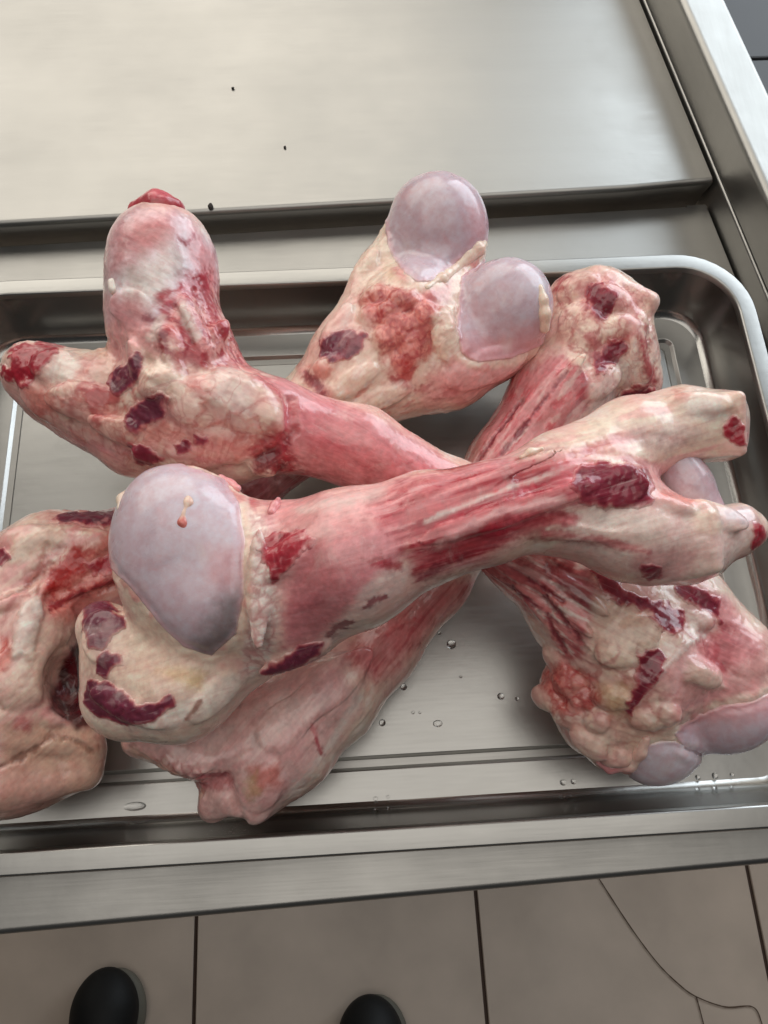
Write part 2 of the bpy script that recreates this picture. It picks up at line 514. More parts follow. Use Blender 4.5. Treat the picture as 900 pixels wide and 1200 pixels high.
# thin dark crack meandering over one tile
def ribbon(pts, w, z, h=0.0012):
    pts = [np.array(p) for p in pts]; V = []; F = []
    for i, p in enumerate(pts):
        a = pts[max(i - 1, 0)]; b = pts[min(i + 1, len(pts) - 1)]
        d = (b - a)[:2]; d = d / np.linalg.norm(d); n = np.array([-d[1], d[0]])
        ww = w * (0.8 + 0.4 * rnd.random())
        V += [(*(p[:2] + n * ww), z), (*(p[:2] - n * ww), z)]
        if i: F.append((2 * i - 2, 2 * i - 1, 2 * i + 1, 2 * i))
    return V, F
def smooth_line(pts, n=8):
    out = []
    for i in range(len(pts) - 1):
        p0, p1, p2, p3 = [np.array(pts[min(max(k, 0), len(pts) - 1)], float) for k in (i - 1, i, i + 1, i + 2)]
        for s in range(n):
            t = s / n
            out.append(0.5 * (2 * p1 + (p2 - p0) * t + (2 * p0 - 5 * p1 + 4 * p2 - p3) * t * t + (3 * p1 - p0 - 3 * p2 + p3) * t ** 3))
    return out + [np.array(pts[-1], float)]
V = []; F = []
for ln in ([(690, 1010), (706, 1036), (740, 1088), (770, 1128), (795, 1153), (816, 1168), (850, 1180), (882, 1180), (893, 1200), (900, 1230)], [(816, 1168), (822, 1190), (832, 1230)]):
    v, f = ribbon([P(q[0], q[1], FLOOR_Z + 0.002) for q in smooth_line(ln)], 0.0009, FLOOR_Z + 0.002)
    F += [tuple(x + len(V) for x in q) for q in f]; V += v
link("crack", mesh_np("crack", V, F, False), plain("crack_brown", (84, 68, 58), 0.9, 0.2), floor)

# ------------------------------------------------------------------ steel table
table = empty("work_table", (0.28, 0.35, FLOOR_Z))
tag(table, "stainless steel work table with raised back panel and side rail carrying the tray", "table")
TZ = -0.0025                                     # top of the sheet under the tray
def lineY(y0, y1, x):                            # the table stands at a slight angle to the tray
    return y0 + (y1 - y0) * (x - 0.03) / 0.48
XL = -0.75
def edgeF(x): return -0.0485 + 0.0245 * (x - 0.036)
def edgeB(x): return 0.466 + 0.025 * (x + 0.02)
def railX(y): return 0.5775 - 0.12 * (y - 0.5)
def stepX(y): return railX(y) - 0.0015
def flat_normals(o):
    w = o.modifiers.new('weighted_normal', 'WEIGHTED_NORMAL'); w.keep_sharp = True; w.weight = 90
def prism(name, prof_fn, stations, mat, parent, closed=True, smooth=True, caps=True):
    """profile (list of xyz) evaluated at each station, joined to a skin"""
    rows = [prof_fn(s) for s in stations]; n = len(rows[0]); V = [p for r in rows for p in r]; F = []
    for i in range(len(rows) - 1):
        for j in range(n if closed else n - 1):
            k = (j + 1) % n
            F.append((i * n + j, i * n + k, (i + 1) * n + k, (i + 1) * n + j))
    if caps and closed:
        F.append(tuple(range(n))[::-1]); F.append(tuple((len(rows) - 1) * n + j for j in range(n)))
    me = mesh_np(name, V, F, smooth)
    o = link(name, me, mat, parent)
    bmx = bmesh.new(); bmx.from_mesh(me); bmesh.ops.recalc_face_normals(bmx, faces=bmx.faces); bmx.to_mesh(me); bmx.free()
    if smooth:
        me.set_sharp_from_angle(angle=math.radians(42)); flat_normals(o)
    return o
def arc(cx, cz, r, a0, a1, n=6):
    return [(cx + r * math.cos(math.radians(a0 + (a1 - a0) * i / n)), cz + r * math.sin(math.radians(a0 + (a1 - a0) * i / n))) for i in range(n + 1)]
# tabletop: bent front lip, flat, small turn-down at the back slot
def prof_top(x):
    f, b = edgeF(x), edgeB(x)
    q = [(f + 0.020, TZ - 0.045), (f + 0.002, TZ - 0.045)] + [(f + 0.004 - 0.004 + (c - 0), z) for c, z in arc(0.004, TZ - 0.004, 0.004, 180, 90)]
    q += [(b - 0.002, TZ), (b, TZ - 0.002), (b, TZ - 0.03), (b - 0.01, TZ - 0.03)]
    return [(x, y, z) for y, z in q]
prism("tabletop", prof_top, [XL + (0.5605 - XL) * i / 12 for i in range(13)], M_TOP, table)
# side worktop piece reaching the step line
def prof_side(y):
    return [(0.5605, y, TZ - 0.03), (0.5605, y, TZ), (stepX(y) - 0.001, y, TZ), (stepX(y), y, TZ - 0.0012), (stepX(y), y, TZ - 0.03)]
ys = [edgeF(0.56) + (edgeB(0.56) - edgeF(0.56)) * i / 10 for i in range(11)]
prism("tabletop_edge", prof_side, ys, M_TOP, table, smooth=False)
# raised back panel
PZ = 0.020
def prof_panel(x):
    f = edgeB(x) + 0.0015
    xe = x
    q = [(f + 0.006, TZ - 0.02), (f + 0.004, 0.0)] + arc(f + 0.0045, PZ - 0.0045, 0.0045, 180, 90) + [(1.25, PZ), (1.25, TZ - 0.02)]
    return [(x if x < 0.5 else min(x, railX(y) - 0.0035), y, z) for y, z in q]
prism("back_panel", prof_panel, [XL + (0.5 - XL) * i / 12 for i in range(13)] + [0.70], M_TOP, table)
# side rail: low base, seam, upright inner face, rolled edge, bright top
RH = 0.063
def prof_base(y):
    x = railX(y)
    return [(a, y, z) for a, z in [(x, TZ - 0.035), (x, 0.0195)] + arc(x + 0.002, 0.0195, 0.002, 180, 90, 3) + [(x + 0.03, 0.0215), (x + 0.03, TZ - 0.035)]]
def prof_rail(y):
    x = railX(y) + 0.0014
    q = [(x + 0.003, 0.0222), (x + 0.0004, 0.0226), (x, 0.0235), (x, RH - 0.006)] + arc(x + 0.0055, RH - 0.0055, 0.0055, 180, 90) + [(x + 0.0065, RH), (x + 0.034, RH)] + arc(x + 0.035, RH - 0.004, 0.004, 90, 0) + [(x + 0.039, TZ - 0.035), (x + 0.032, TZ - 0.035), (x + 0.032, 0.0222)]
    return [(a, y, z) for a, z in q]
prism("rail_base", prof_base, [-0.05 + 1.25 * i / 12 for i in range(13)], M_RAIL, table)
prism("side_rail", prof_rail, [-0.05 + 1.25 * i / 12 for i in range(13)], M_RAIL, table)
for lx, ly in ((-0.65, 0.02), (0.55, 0.02), (-0.65, 1.1), (0.50, 1.1)):
    bm = bmesh.new(); bmesh.ops.create_cone(bm, cap_ends=True, segments=20, radius1=0.019, radius2=0.019, depth=0.77)
    bmesh.ops.translate(bm, verts=bm.verts, vec=(lx, ly, FLOOR_Z + 0.385))
    bm_obj("leg", bm, M_TOP, table, True)

M_FILLER = plain("filler_grey", (62, 62, 65), 0.5, 0.4, (8, 0.12))  # added box, a guess for the dark area beyond the rail
dark_filler = empty("filler", (1.15, 1.1, FLOOR_Z))
tag(dark_filler, "low dark grey cabinet with a seamed top, added for the dark area beyond the side rail", "filler")
bm = bmesh.new(); box_bm(bm, (0.80, 0.50, FLOOR_Z), (1.50, 1.70, -0.325), 0.004); bm_obj("filler_body", bm, M_FILLER, dark_filler)
for y0, y1 in ((0.495, 1.004), (1.008, 1.705)):
    bm = bmesh.new(); box_bm(bm, (0.795, y0, -0.323), (1.505, y1, -0.30), 0.003); bm_obj("top_panel", bm, M_FILLER, dark_filler)

# ------------------------------------------------------------------ tray
XR = 0.5547; YB = 0.38; RZ = 0.045               # inner line of the rim: right, back, height
XLt = -0.0286                                    # inner line of the rim: left (outside the frame)
tray = empty("steel_tray", ((XR + XLt) / 2, YB / 2, 0))
tag(tray, "shallow stainless steel tray with rounded corners holding four raw bones", "tray")
CX, CY = (XR + XLt) / 2, YB / 2
HX, HY = (XR - XLt) / 2, YB / 2
def ring(off, z, rad, n=10, side=14):
    """rounded rectangle, grown by off from the rim line"""
    hx, hy = HX + off, HY + off; r = max(rad + off, 0.004)
    pts = []
    for cx, cy, a0 in ((hx - r, hy - r, 0), (-hx + r, hy - r, 90), (-hx + r, -hy + r, 180), (hx - r, -hy + r, 270)):
        for i in range(n + 1):
            a = math.radians(a0 + 90 * i / n)
            pts.append((CX + cx + r * math.cos(a), CY + cy + r * math.sin(a), z))
    return pts
def loft(name, rings, mat, cap=False, flip=False):
    n = len(rings[0]); V = [p for r in rings for p in r]; F = []
    for i in range(len(rings) - 1):
        for j in range(n):
            k = (j + 1) % n
            F.append((i * n + j, i * n + k, (i + 1) * n + k, (i + 1) * n + j))
    if cap: F.append(tuple((len(rings) - 1) * n + j for j in range(n)))
    me = mesh_np(name, V, F, True)
    bmx = bmesh.new(); bmx.from_mesh(me); bmesh.ops.recalc_face_normals(bmx, faces=bmx.faces); bmx.to_mesh(me); bmx.free()
    me.set_sharp_from_angle(angle=math.radians(50))
    o = link(name, me, mat, tray)
    flat_normals(o)
    return o
CRAD = 0.040
# rim: rolled outer edge, flat flange, soft inner shoulder
rr = [(0.012, 0.030), (0.0135, 0.036), (0.0136, RZ - 0.0022), (0.0130, RZ - 0.0007), (0.0120, RZ), (0.0020, RZ), (0.0009, RZ - 0.0003), (0.0001, RZ - 0.0013), (-0.0008, RZ - 0.004)]
loft("rim", [ring(o, z, CRAD) for o, z in rr], M_TRAY)
ww = [(-0.0008, RZ - 0.004), (-0.0045, 0.026), (-0.0075, 0.011), (-0.0088, 0.0055), (-0.0110, 0.0018), (-0.0145, 0.0)]
loft("wall", [ring(o, z, CRAD) for o, z in ww], M_WALL)
G0 = -0.0362
gg = [(-0.0145, 0.0), (G0 + 0.0034, 0.0), (G0 + 0.0026, -0.0003), (G0 + 0.0006, -0.0026), (G0 - 0.0004, -0.0031), (G0 - 0.0030, -0.0031)]
loft("base_border", [ring(o, z, CRAD) for o, z in gg], M_TRAY)
pp = [(G0 - 0.0030, -0.0031), (G0 - 0.0038, -0.0026), (G0 - 0.0056, 0.0002), (G0 - 0.0064, 0.0006), (G0 - 0.03, 0.0006), (G0 - 0.1, 0.0006)]
loft("raised_base", [ring(o, z, CRAD) for o, z in pp], M_TRAY, cap=True)
#SPLIT
# ------------------------------------------------------------------ bones
C = {k: lin(v) for k, v in dict(
    cream=(242, 218, 198), white=(246, 232, 222), fascia=(234, 206, 198), pink=(232, 158, 160), rose=(212, 104, 112),
    red=(172, 38, 56), blood=(196, 34, 36), maroon=(138, 40, 60), purple=(122, 50, 72), salmon=(224, 130, 120),
    tan=(230, 190, 166), yellow=(226, 192, 138), lilac=(206, 186, 196), grey=(128, 116, 116), pearl=(222, 208, 216),
    orange=(196, 108, 76), dark=(70, 16, 26), mauve=(212, 126, 134), brown=(150, 96, 78)).items()}
GRAIN = dict(red=0.35, blood=0.3, maroon=0.35, purple=0.35, rose=0.2, salmon=0.4, dark=0.4)
FIBRE = dict(red=0.7, blood=0.4, rose=0.7, maroon=0.6, purple=0.4, mauve=0.35, dark=0.6)

def main_piece(F, keep, wt):
    """the largest connected patch among the kept faces"""
    f = np.nonzero(keep)[0]; ids, inv = np.unique(F[f], return_inverse=True); q = inv.reshape(-1, 4)
    lab = np.arange(len(ids))
    for _ in range(400):
        m = lab[q].min(1); new = lab.copy()
        for c in range(4): np.minimum.at(new, q[:, c], m)
        new = new[new]
        if (new == lab).all(): break
        lab = new
    fl = lab[q[:, 0]]; best = np.bincount(fl, weights=wt[f]).argmax()
    out = np.zeros(len(F), bool); out[f[fl == best]] = True
    return out

class Skin:
    def __init__(self, shape, h, base='cream', mottled=True, seed=0, puff=1.0, tone=0.5):
        self.V, self.F, self.N, self.R = shape.mesh(h)
        self.L = (self.V @ self.R.T).astype(np.float32)          # along / across the bone
        self.seed = seed; S = self.L + seed * 3.1
        self.Q = project(self.V)
        view = CAM_LOC - self.V; view /= np.linalg.norm(view, axis=1)[:, None]
        self.face = sst(-0.25, 0.1, (view * self.N).sum(1))
        self.n1 = fbm(S * 110, 3); self.n2 = fbm(S * 420, 3); self.n15 = fbm(S * 230 + 60, 2); self.n3 = fbm(S * 38, 4)
        self.nf = fbm(S * np.array([28, 260, 260], np.float32), 3)
        n = len(self.V)
        self.col = np.tile(C[base], (n, 1)); self.fib = np.full(n, 0.25); self.puff = np.full(n, puff)
        self.vein = np.full(n, 0.12); self.disp = np.zeros(n); self.grain = np.full(n, 0.10)
        if mottled:
            self.blend(C['pink'], sst(-0.35 - tone, 0.9 - tone, self.n3 + 0.35 * self.n1) * 0.5)
            self.blend(C['white'], sst(0.25, 0.8, -self.n3 + 0.4 * self.n1) * 0.6)
            self.blend(C['rose'], sst(0.55, 1.0, fbm(S * 45 + 9, 4)) * 0.4)
            self.blend(C['red'], sst(0.90, 1.1, fbm(S * 52 + 31, 4) + 0.15 * self.n2) * 0.5)
        self.parts = []
    def blend(self, c, w):
        self.col += (c - self.col) * w[:, None]
    def mask(self, kind, g, width=0, soft=3.0, wob=4.0):
        sd = poly_sd(self.Q, g) if kind == 'P' else line_sd(self.Q, g) - width
        sd = sd + wob * (self.n1 * 0.8 + self.n2 * 0.45)
        return sst(soft, -soft, sd) * self.face
    def paint(self, c, g, op=0.9, soft=4.0, wob=5.0, h=0.0, fib=None, grain=None):
        m = self.mask('P', g, 0, soft, wob) * op
        self._apply(c, m, h, fib, grain); return self
    def line(self, c, g, w=3, op=0.85, soft=2.5, wob=3.0, h=0.0, fib=None, grain=None):
        m = self.mask('L', g, w, soft, wob) * op
        self._apply(c, m, h, fib, grain); return self
    def _apply(self, c, m, h, fib, grain):
        if c:
            k = C[c] if isinstance(c, str) else lin(c)
            v = k[None] * (1 + 0.10 * self.n2 + 0.12 * self.nf + 0.10 * self.n1)[:, None]
            self.col += (v - self.col) * m[:, None]
            self.fib += ((FIBRE.get(c, 0.3) if fib is None else fib) - self.fib) * m
            self.grain += ((GRAIN.get(c, 0.1) if grain is None else grain) - self.grain) * m
            if c in ('lilac', 'pearl', 'mauve', 'rose'): self.puff *= 1 - 0.7 * m
        if h: self.disp += h * 1e-3 * m
    def push(self, g, h, soft=8.0, wob=2.0, line=None):
        m = self.mask('P' if line is None else 'L', g, line or 0, soft, wob)
        self.disp += h * 1e-3 * m; return self
    def smooth(self, g, f=0.8, soft=12):
        m = self.mask('P', g, 0, soft, 3); self.puff *= 1 - f * m; self.grain *= 1 - f * m; return self
    def lumps(self, g, h, freq=90, soft=10, wob=5):
        """knobbly fat"""
        m = self.mask('P', g, 0, soft, wob)
        f1, f2 = worley(self.L * freq + self.n1[:, None] * 0.25)
        self.disp += h * 1e-3 * m * (0.75 - f1)
        crease = sst(0.22, 0.02, f2 - f1) * m
        self.blend(C['red'], crease * 0.45)
        return self
    def streaks(self, g, c='red', op=0.5, thr=0.15, soft=10, cut=(22, 240, 240)):
        m = self.mask('P', g, 0, soft, 6)
        s = fbm(self.L * np.array(cut, np.float32) + 5 + self.seed, 3)
        w = sst(thr, thr + 0.35, s) * m * op
        self._apply(c, w, 0, None, None); return self
    def veins(self, g, c='red', op=0.6, freq=60, width=0.09, soft=12):
        m = self.mask('P', g, 0, soft, 6)
        s = np.abs(fbm(self.L * freq + 23 + self.seed, 3))
        self._apply(c, sst(width, width * 0.25, s) * m * op * 0.7, 0.15, None, None); self.vein = np.maximum(self.vein, m * min(op, .7)); return self
    def part(self, name, c, g, h=0.7, soft=3.0, wob=5.0, fat=0.5, halo='rose', label=None):
        """a scrap of meat or fat left on the bone: a thin piece of its own, proud of the surface"""
        if halo:
            self.paint(halo, g, 0.55, 11, 8)
        sd = poly_sd(self.Q, g) - 1.5 + (wob + 1) * (0.9 * self.n1 + 0.55 * self.n15 + 0.15 * self.n2)
        m = sst(soft * 2.6, -soft * 2.6, sd) * self.face
        self.parts.append((name, c, m, h, fat, label)); return self
    def cap(self, name, g, ops=(), h=0.9, wob=2.0, rim='cream'):
        """smooth joint cartilage: a shell over the bone end, edged by a low lip of tissue"""
        view = CAM_LOC - self.V; view /= np.linalg.norm(view, axis=1)[:, None]
        wide = sst(-0.75, -0.45, (view * self.N).sum(1))
        sd = poly_sd(self.Q, g) + wob * (self.n1 * 0.8 + self.n3 * 0.6)
        m = sst(4.5, -4.5, sd) * wide
        if rim:
            w = sst(10, 1, np.abs(sd - 4)) * self.face
            self.disp += 0.0009 * w * (0.6 + 0.8 * self.n1); self.blend(C[rim], w * 0.7)
            self.blend(C['rose'], w * sst(0.1, 0.6, self.n3 + 0.5 * self.n1) * 0.6)
        inner = sst(-2, -14, sd)
        self.disp += 0.0010 * inner
        self.puff *= 1 - 0.85 * inner; self.grain *= 1 - 0.9 * inner; self.fib *= 1 - 0.9 * inner; self.vein *= 1 - inner
        col = np.tile(C['lilac'], (len(self.V), 1))
        def mix(c, w): np.add(col, (C[c] - col) * w[:, None], out=col)
        mix('pink', sst(0.0, 1.0, self.n3) * 0.18); mix('pearl', sst(0.0, 0.8, -self.n3 + 0.3 * self.n1) * 0.25)
        mix('pink', sst(-9, -1, sd) * 0.35)
        for c, p, op, soft in ops:
            q = (poly_sd(self.Q, p) if len(p) > 2 else line_sd(self.Q, p) - 3) + 0.6 * soft * (self.n1 * 0.8 + self.n2 * 0.4)
            mix(c, sst(soft, -soft, q) * op)
        self.parts.append((name, ('cap', col), m, h, 0, None)); return self
    def finish(self, name, mat, parent, fine=1.0):
        S = self.L + self.seed
        d = self.disp.copy()
        wp = S * np.array([45, 85, 85], np.float32) + 0.6 * self.n3[:, None]
        fold = 1 - np.abs(fbm(wp + 3.7, 2)); fold2 = 1 - np.abs(fbm(wp * 2.3 + 8.1, 2))
        d += 0.65 * self.puff * fine * (0.0012 * self.n3 + 0.0009 * (fold ** 2 - 0.45) + 0.0003 * (fold2 ** 2 - 0.45))
        d += fine * self.grain * 0.001 * (0.5 * self.n2 + 0.3 * self.n1) + fine * self.fib * 0.0003 * self.nf
        V = self.V + self.N * d[:, None]
        V[:, 2] = np.maximum(V[:, 2], 0.0010)
        col = np.clip(self.col * (1 + 0.07 * self.n1 + 0.05 * self.n2)[:, None], 0.003, 0.95)
        o = link(name, mesh_np(name, V, self.F, True, {"Col": col, "loc": self.L, "fib": self.fib, "vein": self.vein}), mat, parent)
        # normals of the worked surface, for the scraps
        for (nm, c, m, h, fat, label) in self.parts:
            keep = (m[self.F] > 0.04).any(1)
            if keep.sum() < 12: continue
            keep = main_piece(self.F, keep, m[self.F].mean(1) ** 2)
            F = self.F[keep]; ids, inv = np.unique(F, return_inverse=True); F = inv.reshape(-1, 4)
            mm = m[ids]
            if isinstance(c, tuple) and c[0] == 'cap':
                c[1][ids] = col[ids] + (c[1][ids] - col[ids]) * sst(0.25, 0.85, mm)[:, None]
                pv = V[ids] + self.N[ids] * (-0.0012 + (h * 1e-3 + 0.0012) * sst(0.1, 0.8, mm))[:, None]
                link(nm, mesh_np(nm, pv, F, True, {"Col": np.clip(c[1][ids], 0.003, 0.9), "loc": self.L[ids], "fib": np.full(len(ids), 0.05)}), M_CART, parent)
                continue
            off = -0.0008 + (0.45 * h * 1e-3 + 0.0010) * sst(0.05, 0.6, mm) + mm * np.maximum(0.00022 * self.n2[ids] + 0.0003 * self.n1[ids] + 0.00008 * self.nf[ids], -0.0002)
            pv = V[ids] + self.N[ids] * off[:, None]
            base = C[c] if isinstance(c, str) else lin(c)
            k = np.tile(base, (len(ids), 1)) * (1 + 0.3 * self.n1[ids] + 0.15 * self.n2[ids] + 0.12 * self.nf[ids])[:, None]
            k += (C['pink'] - k) * (fat * sst(0.28, 0.6, fbm(S[ids] * 150 + 40, 3) - 0.25 * (mm - 0.5)))[:, None] * 0.6
            k += (base * 0.62 - k) * (0.45 * sst(0.1, 0.7, self.n3[ids] + 0.8 * self.n1[ids]))[:, None]
            k += ((C['rose'] * 0.5 + C['red'] * 0.5) - k) * (sst(0.95, 0.5, mm) * 0.7)[:, None]
            k = col[ids] + (k - col[ids]) * sst(0.30, 0.72, mm)[:, None]
            po = link(nm, mesh_np(nm, pv, F, True, {"Col": np.clip(k, 0.003, 0.9), "loc": self.L[ids], "fib": np.full(len(ids), 0.5)}), mat, parent)
            if label: po["label"] = label
        return o

def bit(name, parent, shape, c, h=0.0011, mat=None, seed=0, ops=None, mottled=False, puff=0.25, fine=1.0):
    """a smaller piece of the bone with its own solid shape: cartilage, tendon, shred of fat"""
    s = Skin(shape, h, c, mottled, seed, puff)
    if mat is M_CART:
        s.blend(C['pink'], sst(-0.1, 0.9, s.n3) * 0.35)
        s.blend(C['pearl'], sst(0.0, 0.8, -s.n3) * 0.35)
        s.grain[:] = 0.02; s.fib[:] = 0.1
    if ops: ops(s)
    return s.finish(name, mat or M_TISSUE, parent, fine)

def on(shapes, pts, k=.003):
    """a strand laid on the surface: (u, v, lift, radius) in photo pixels"""
    s = Shape(k, None); W = []
    for u, v, lift, r in pts:
        h = [w for w in (x.trace(u, v, True) for x in shapes) if w is not None]
        if not h: continue
        w = min(h, key=lambda q: np.linalg.norm(q - CAM_LOC)); n = CAM_LOC - w; n /= np.linalg.norm(n); q = depth(w) / FPX
        W.append((w + n * q * lift, r * q))
    if len(W) == 1: W.append((W[0][0] + 1e-4, W[0][1]))
    for (a, ra), (b, rb) in zip(W[:-1], W[1:]): s.cone(a, ra, b, rb, k)
    return s

H0 = 0.0010
GROUP = "raw beef bones piled in the tray"

# ---- bone A: head at the upper left, knuckle at the lower right, under the topmost bone
bA = empty("beef_bone", P(480, 570, 0.0))
tag(bA, "raw beef bone whose ball end with a red nub stands up at left", "bone", GROUP)
s = Shape(0.014)
s.egg(191, 312, .150, 72, 64, 60, 95)
s.chain([(152, 372, .143, 26), (154, 400, .138, 27)], .010)
s.chain([(190, 350, .145, 62), (212, 425, .135, 64), (235, 480, .125, 62)], 0.009)
s.chain([(40, 437, .118, 37), (120, 466, .118, 50), (225, 492, .122, 66)], 0.007)
s.chain([(60, 470, .105, 28), (160, 515, .112, 40), (265, 520, .118, 50)], 0.012)
s.chain([(225, 480, .125, 66), (315, 498, .126, 52), (420, 524, .116, 45), (530, 586, .094, 44), (620, 650, .078, 46)], 0.014)
s.chain([(620, 650, .078, 46), (690, 715, .066, 66), (745, 775, .058, 84)], 0.014)
s.chain([(690, 700, .07, 58), (800, 706, .066, 46), (850, 760, .06, 50)], 0.014)
s.chain([(668, 806, .052, 34), (700, 840, .048, 42), (760, 850, .048, 44)], 0.010)
s.egg(840, 790, .060, 62, 52, 46, 20)
s.egg(847, 826, .056, 60, 52, 44, 12, k=.008)
s.egg(768, 868, .044, 52, 46, 40, 20, k=.008)
s.egg(722, 872, .043, 34, 26, 30, 30, k=.008)
s.lobes([(282, 470, 48, 32, -25, 16), (318, 492, 22, 16, -40, 12), (233, 470, 34, 28, 10, 11), (190, 442, 26, 18, 30), (158, 420, 9, 22, 20, 7), (163, 512, 66, 15, -14, 8), (264, 524, 42, 19, -8, 9), (121, 405, 9, 14, 70, 7),
         (92, 470, 40, 20, -10, 8), (45, 470, 26, 16, -40, 6), (225, 375, 12, 30, 20, 6), (250, 400, 12, 34, -30, 6), (196, 405, 14, 22, 10, 6), (60, 425, 22, 18, 30, 7), (205, 535, 50, 14, -6, 7), (305, 545, 22, 14, -40, 8), (150, 360, 18, 26, 80, 4)])
s.lobes([(639, 818, 15, 20, 90, 10), (667, 798, 18, 15, 20, 9), (680, 818, 16, 13, 0, 9), (663, 838, 17, 14, 40, 9), (717, 818, 23, 14, 10, 9), (690, 872, 25, 15, -35, 9), (721, 888, 18, 13, 0, 8), (768, 840, 30, 17, 20, 9),
         (822, 786, 27, 15, -15, 9), (737, 752, 42, 24, 30, 8), (820, 728, 18, 10, 10, 6), (650, 772, 14, 18, 60, 7), (700, 845, 14, 12, 0, 8), (652, 700, 60, 9, -48, 5), (672, 690, 50, 8, -40, 5), (625, 705, 46, 9, -45, 5)], .003)
k = Skin(s, H0, 'cream', seed=1, tone=0.35, puff=0.8)
HEAD = [(122, 262), (150, 245), (215, 250), (258, 290), (262, 330), (205, 360), (190, 385), (165, 385), (122, 380)]
k.push([(145, 400), (122, 395), (118, 420), (150, 430)], -2.0)
k.paint('pearl', HEAD, .9, 10, 6)
k.paint('pink', [(125, 265), (160, 248), (205, 250), (190, 290), (150, 310), (128, 320)], .75, 16, 8)
k.paint('rose', [(150, 280), (185, 262), (200, 280), (175, 300)], .35, 16, 8)
k.paint('salmon', [(150, 262), (190, 255), (225, 268), (205, 285), (165, 290)], .35, 12, 8)
k.paint('white', [(150, 320), (195, 285), (215, 300), (195, 345), (160, 365), (140, 350)], .7, 18, 8)
k.paint('pink', [(222, 262), (250, 290), (262, 330), (240, 345), (220, 300)], .8, 10, 8)
k.paint('pink', [(125, 345), (165, 350), (185, 390), (190, 425), (150, 440), (124, 410)], .8, 10, 8)
NK = [(185, 350), (225, 318), (258, 318), (268, 370), (295, 425), (262, 440), (230, 425), (190, 395)]
k.paint('rose', NK, .6, 8, 10); k.streaks(NK, 'red', .85, .0, 8, (60, 240, 240)); k.veins(NK, 'maroon', .7, 90, .10)
k.line('red', [(208, 275), (218, 285), (224, 280), (228, 272)], 2.5, .85, 2.5, 5)
k.line('red', [(190, 345), (215, 338), (240, 322)], 4, .8, 4, 8); k.line('red', [(240, 322), (245, 360), (258, 390)], 5, .8, 4, 8)
k.line('maroon', [(170, 372), (180, 375), (192, 392), (196, 412)], 3, .8, 3, 6); k.line('red', [(215, 370), (222, 400), (235, 415)], 6, .8, 4, 8)
k.line('white', [(214, 362), (232, 395)], 6, .8, 4, 4, .6); k.line('white', [(176, 395), (190, 372)], 4, .6, 3, 4, .4)
for a in ([(200, 350), (215, 375), (225, 402)], [(228, 340), (240, 370), (250, 400)], [(180, 392), (186, 420), (196, 432)], [(250, 375), (268, 405), (285, 425)]):
    k.push(a, -1.4, 4, 3, 2)
k.paint('red', [(190, 405), (225, 415), (245, 410), (240, 430), (205, 432)], .75, 6, 9)
BODY = [(80, 415), (150, 435), (210, 430), (290, 440), (335, 470), (335, 505), (300, 535), (230, 555), (150, 550), (75, 525), (20, 490)]
k.lumps(BODY, 1.2, 48)
k.veins(BODY, 'salmon', .6, 60, .12)
k.push([(255, 432), (300, 440), (330, 465), (328, 500), (285, 500), (240, 470)], 3.0, 12, 5)
k.paint('white', [(235, 440), (270, 432), (300, 455), (290, 480), (250, 470)], .5, 8, 8)
k.paint('white', [(58, 422), (80, 408), (95, 420), (90, 445), (62, 450), (50, 440)], .8, 6, 5)
k.push([(170, 435), (200, 430), (215, 450), (190, 470), (165, 460)], 2.5, 8, 4)
k.paint('cream', [(155, 405), (200, 428), (225, 460), (205, 470), (170, 450), (160, 425)], .8, 6, 5)
k.push([(112, 398), (130, 402), (132, 425), (115, 420)], 2.0, 5, 3); k.paint('tan', [(110, 402), (125, 400), (130, 425), (116, 420)], .7, 4, 3)
TANG = [(92, 455), (110, 447), (132, 455), (142, 470), (122, 480), (115, 503), (103, 480)]
k.paint('red', TANG, .8, 5, 11, .8); k.paint('salmon', [(88, 465), (140, 460), (150, 500), (110, 510)], .35, 16, 8)
k.paint('salmon', [(25, 448), (55, 460), (65, 480), (48, 486), (28, 468)], .75, 6, 7, .6)
k.paint('pink', [(0, 440), (25, 455), (40, 500), (10, 480)], .6, 12, 6)
k.line('pink', [(40, 505), (90, 520), (140, 535)], 10, .6, 10, 9)
k.streaks([(30, 480), (160, 520), (280, 520), (320, 545), (150, 560), (60, 530)], 'pink', .5, .05)
k.line('salmon', [(160, 505), (220, 512), (300, 530)], 14, .5, 12, 10)
SHAFT = [(300, 445), (335, 435), (385, 462), (540, 545), (620, 640), (545, 640), (440, 572), (375, 582), (335, 560), (322, 520), (335, 475)]
k.smooth(SHAFT, .7); k.paint('mauve', SHAFT, .85, 10, 6); k.paint('rose', [(340, 470), (400, 490), (500, 545), (520, 575), (430, 560), (370, 540)], .6, 16, 8)
k.streaks(SHAFT, 'red', .22, .15, 8, (14, 300, 300)); k.paint('pink', [(380, 490), (430, 505), (470, 530), (450, 540), (400, 515)], .75, 12, 5)  # the pink patch paints in the shaft's highlight
k.line('pink', [(330, 440), (420, 485), (520, 545)], 6, .6, 6, 4)
k.paint('red', [(318, 520), (338, 515), (350, 545), (378, 572), (330, 572), (310, 550)], .7, 7, 9, -.6)
k.paint('red', [(288, 525), (312, 512), (330, 505), (340, 530), (355, 560), (300, 555)], .8, 6, 8); k.paint('dark', [(292, 540), (320, 528), (335, 545), (312, 556)], .6, 6, 7)
k.push([(338, 470), (342, 505), (322, 530), (290, 545)], -3.2, 6, 3, 5); k.line('rose', [(318, 455), (338, 480), (336, 505), (318, 522)], 4, .8, 3, 6)
k.paint('rose', [(262, 420), (290, 425), (320, 450), (300, 450)], .6, 6, 8)
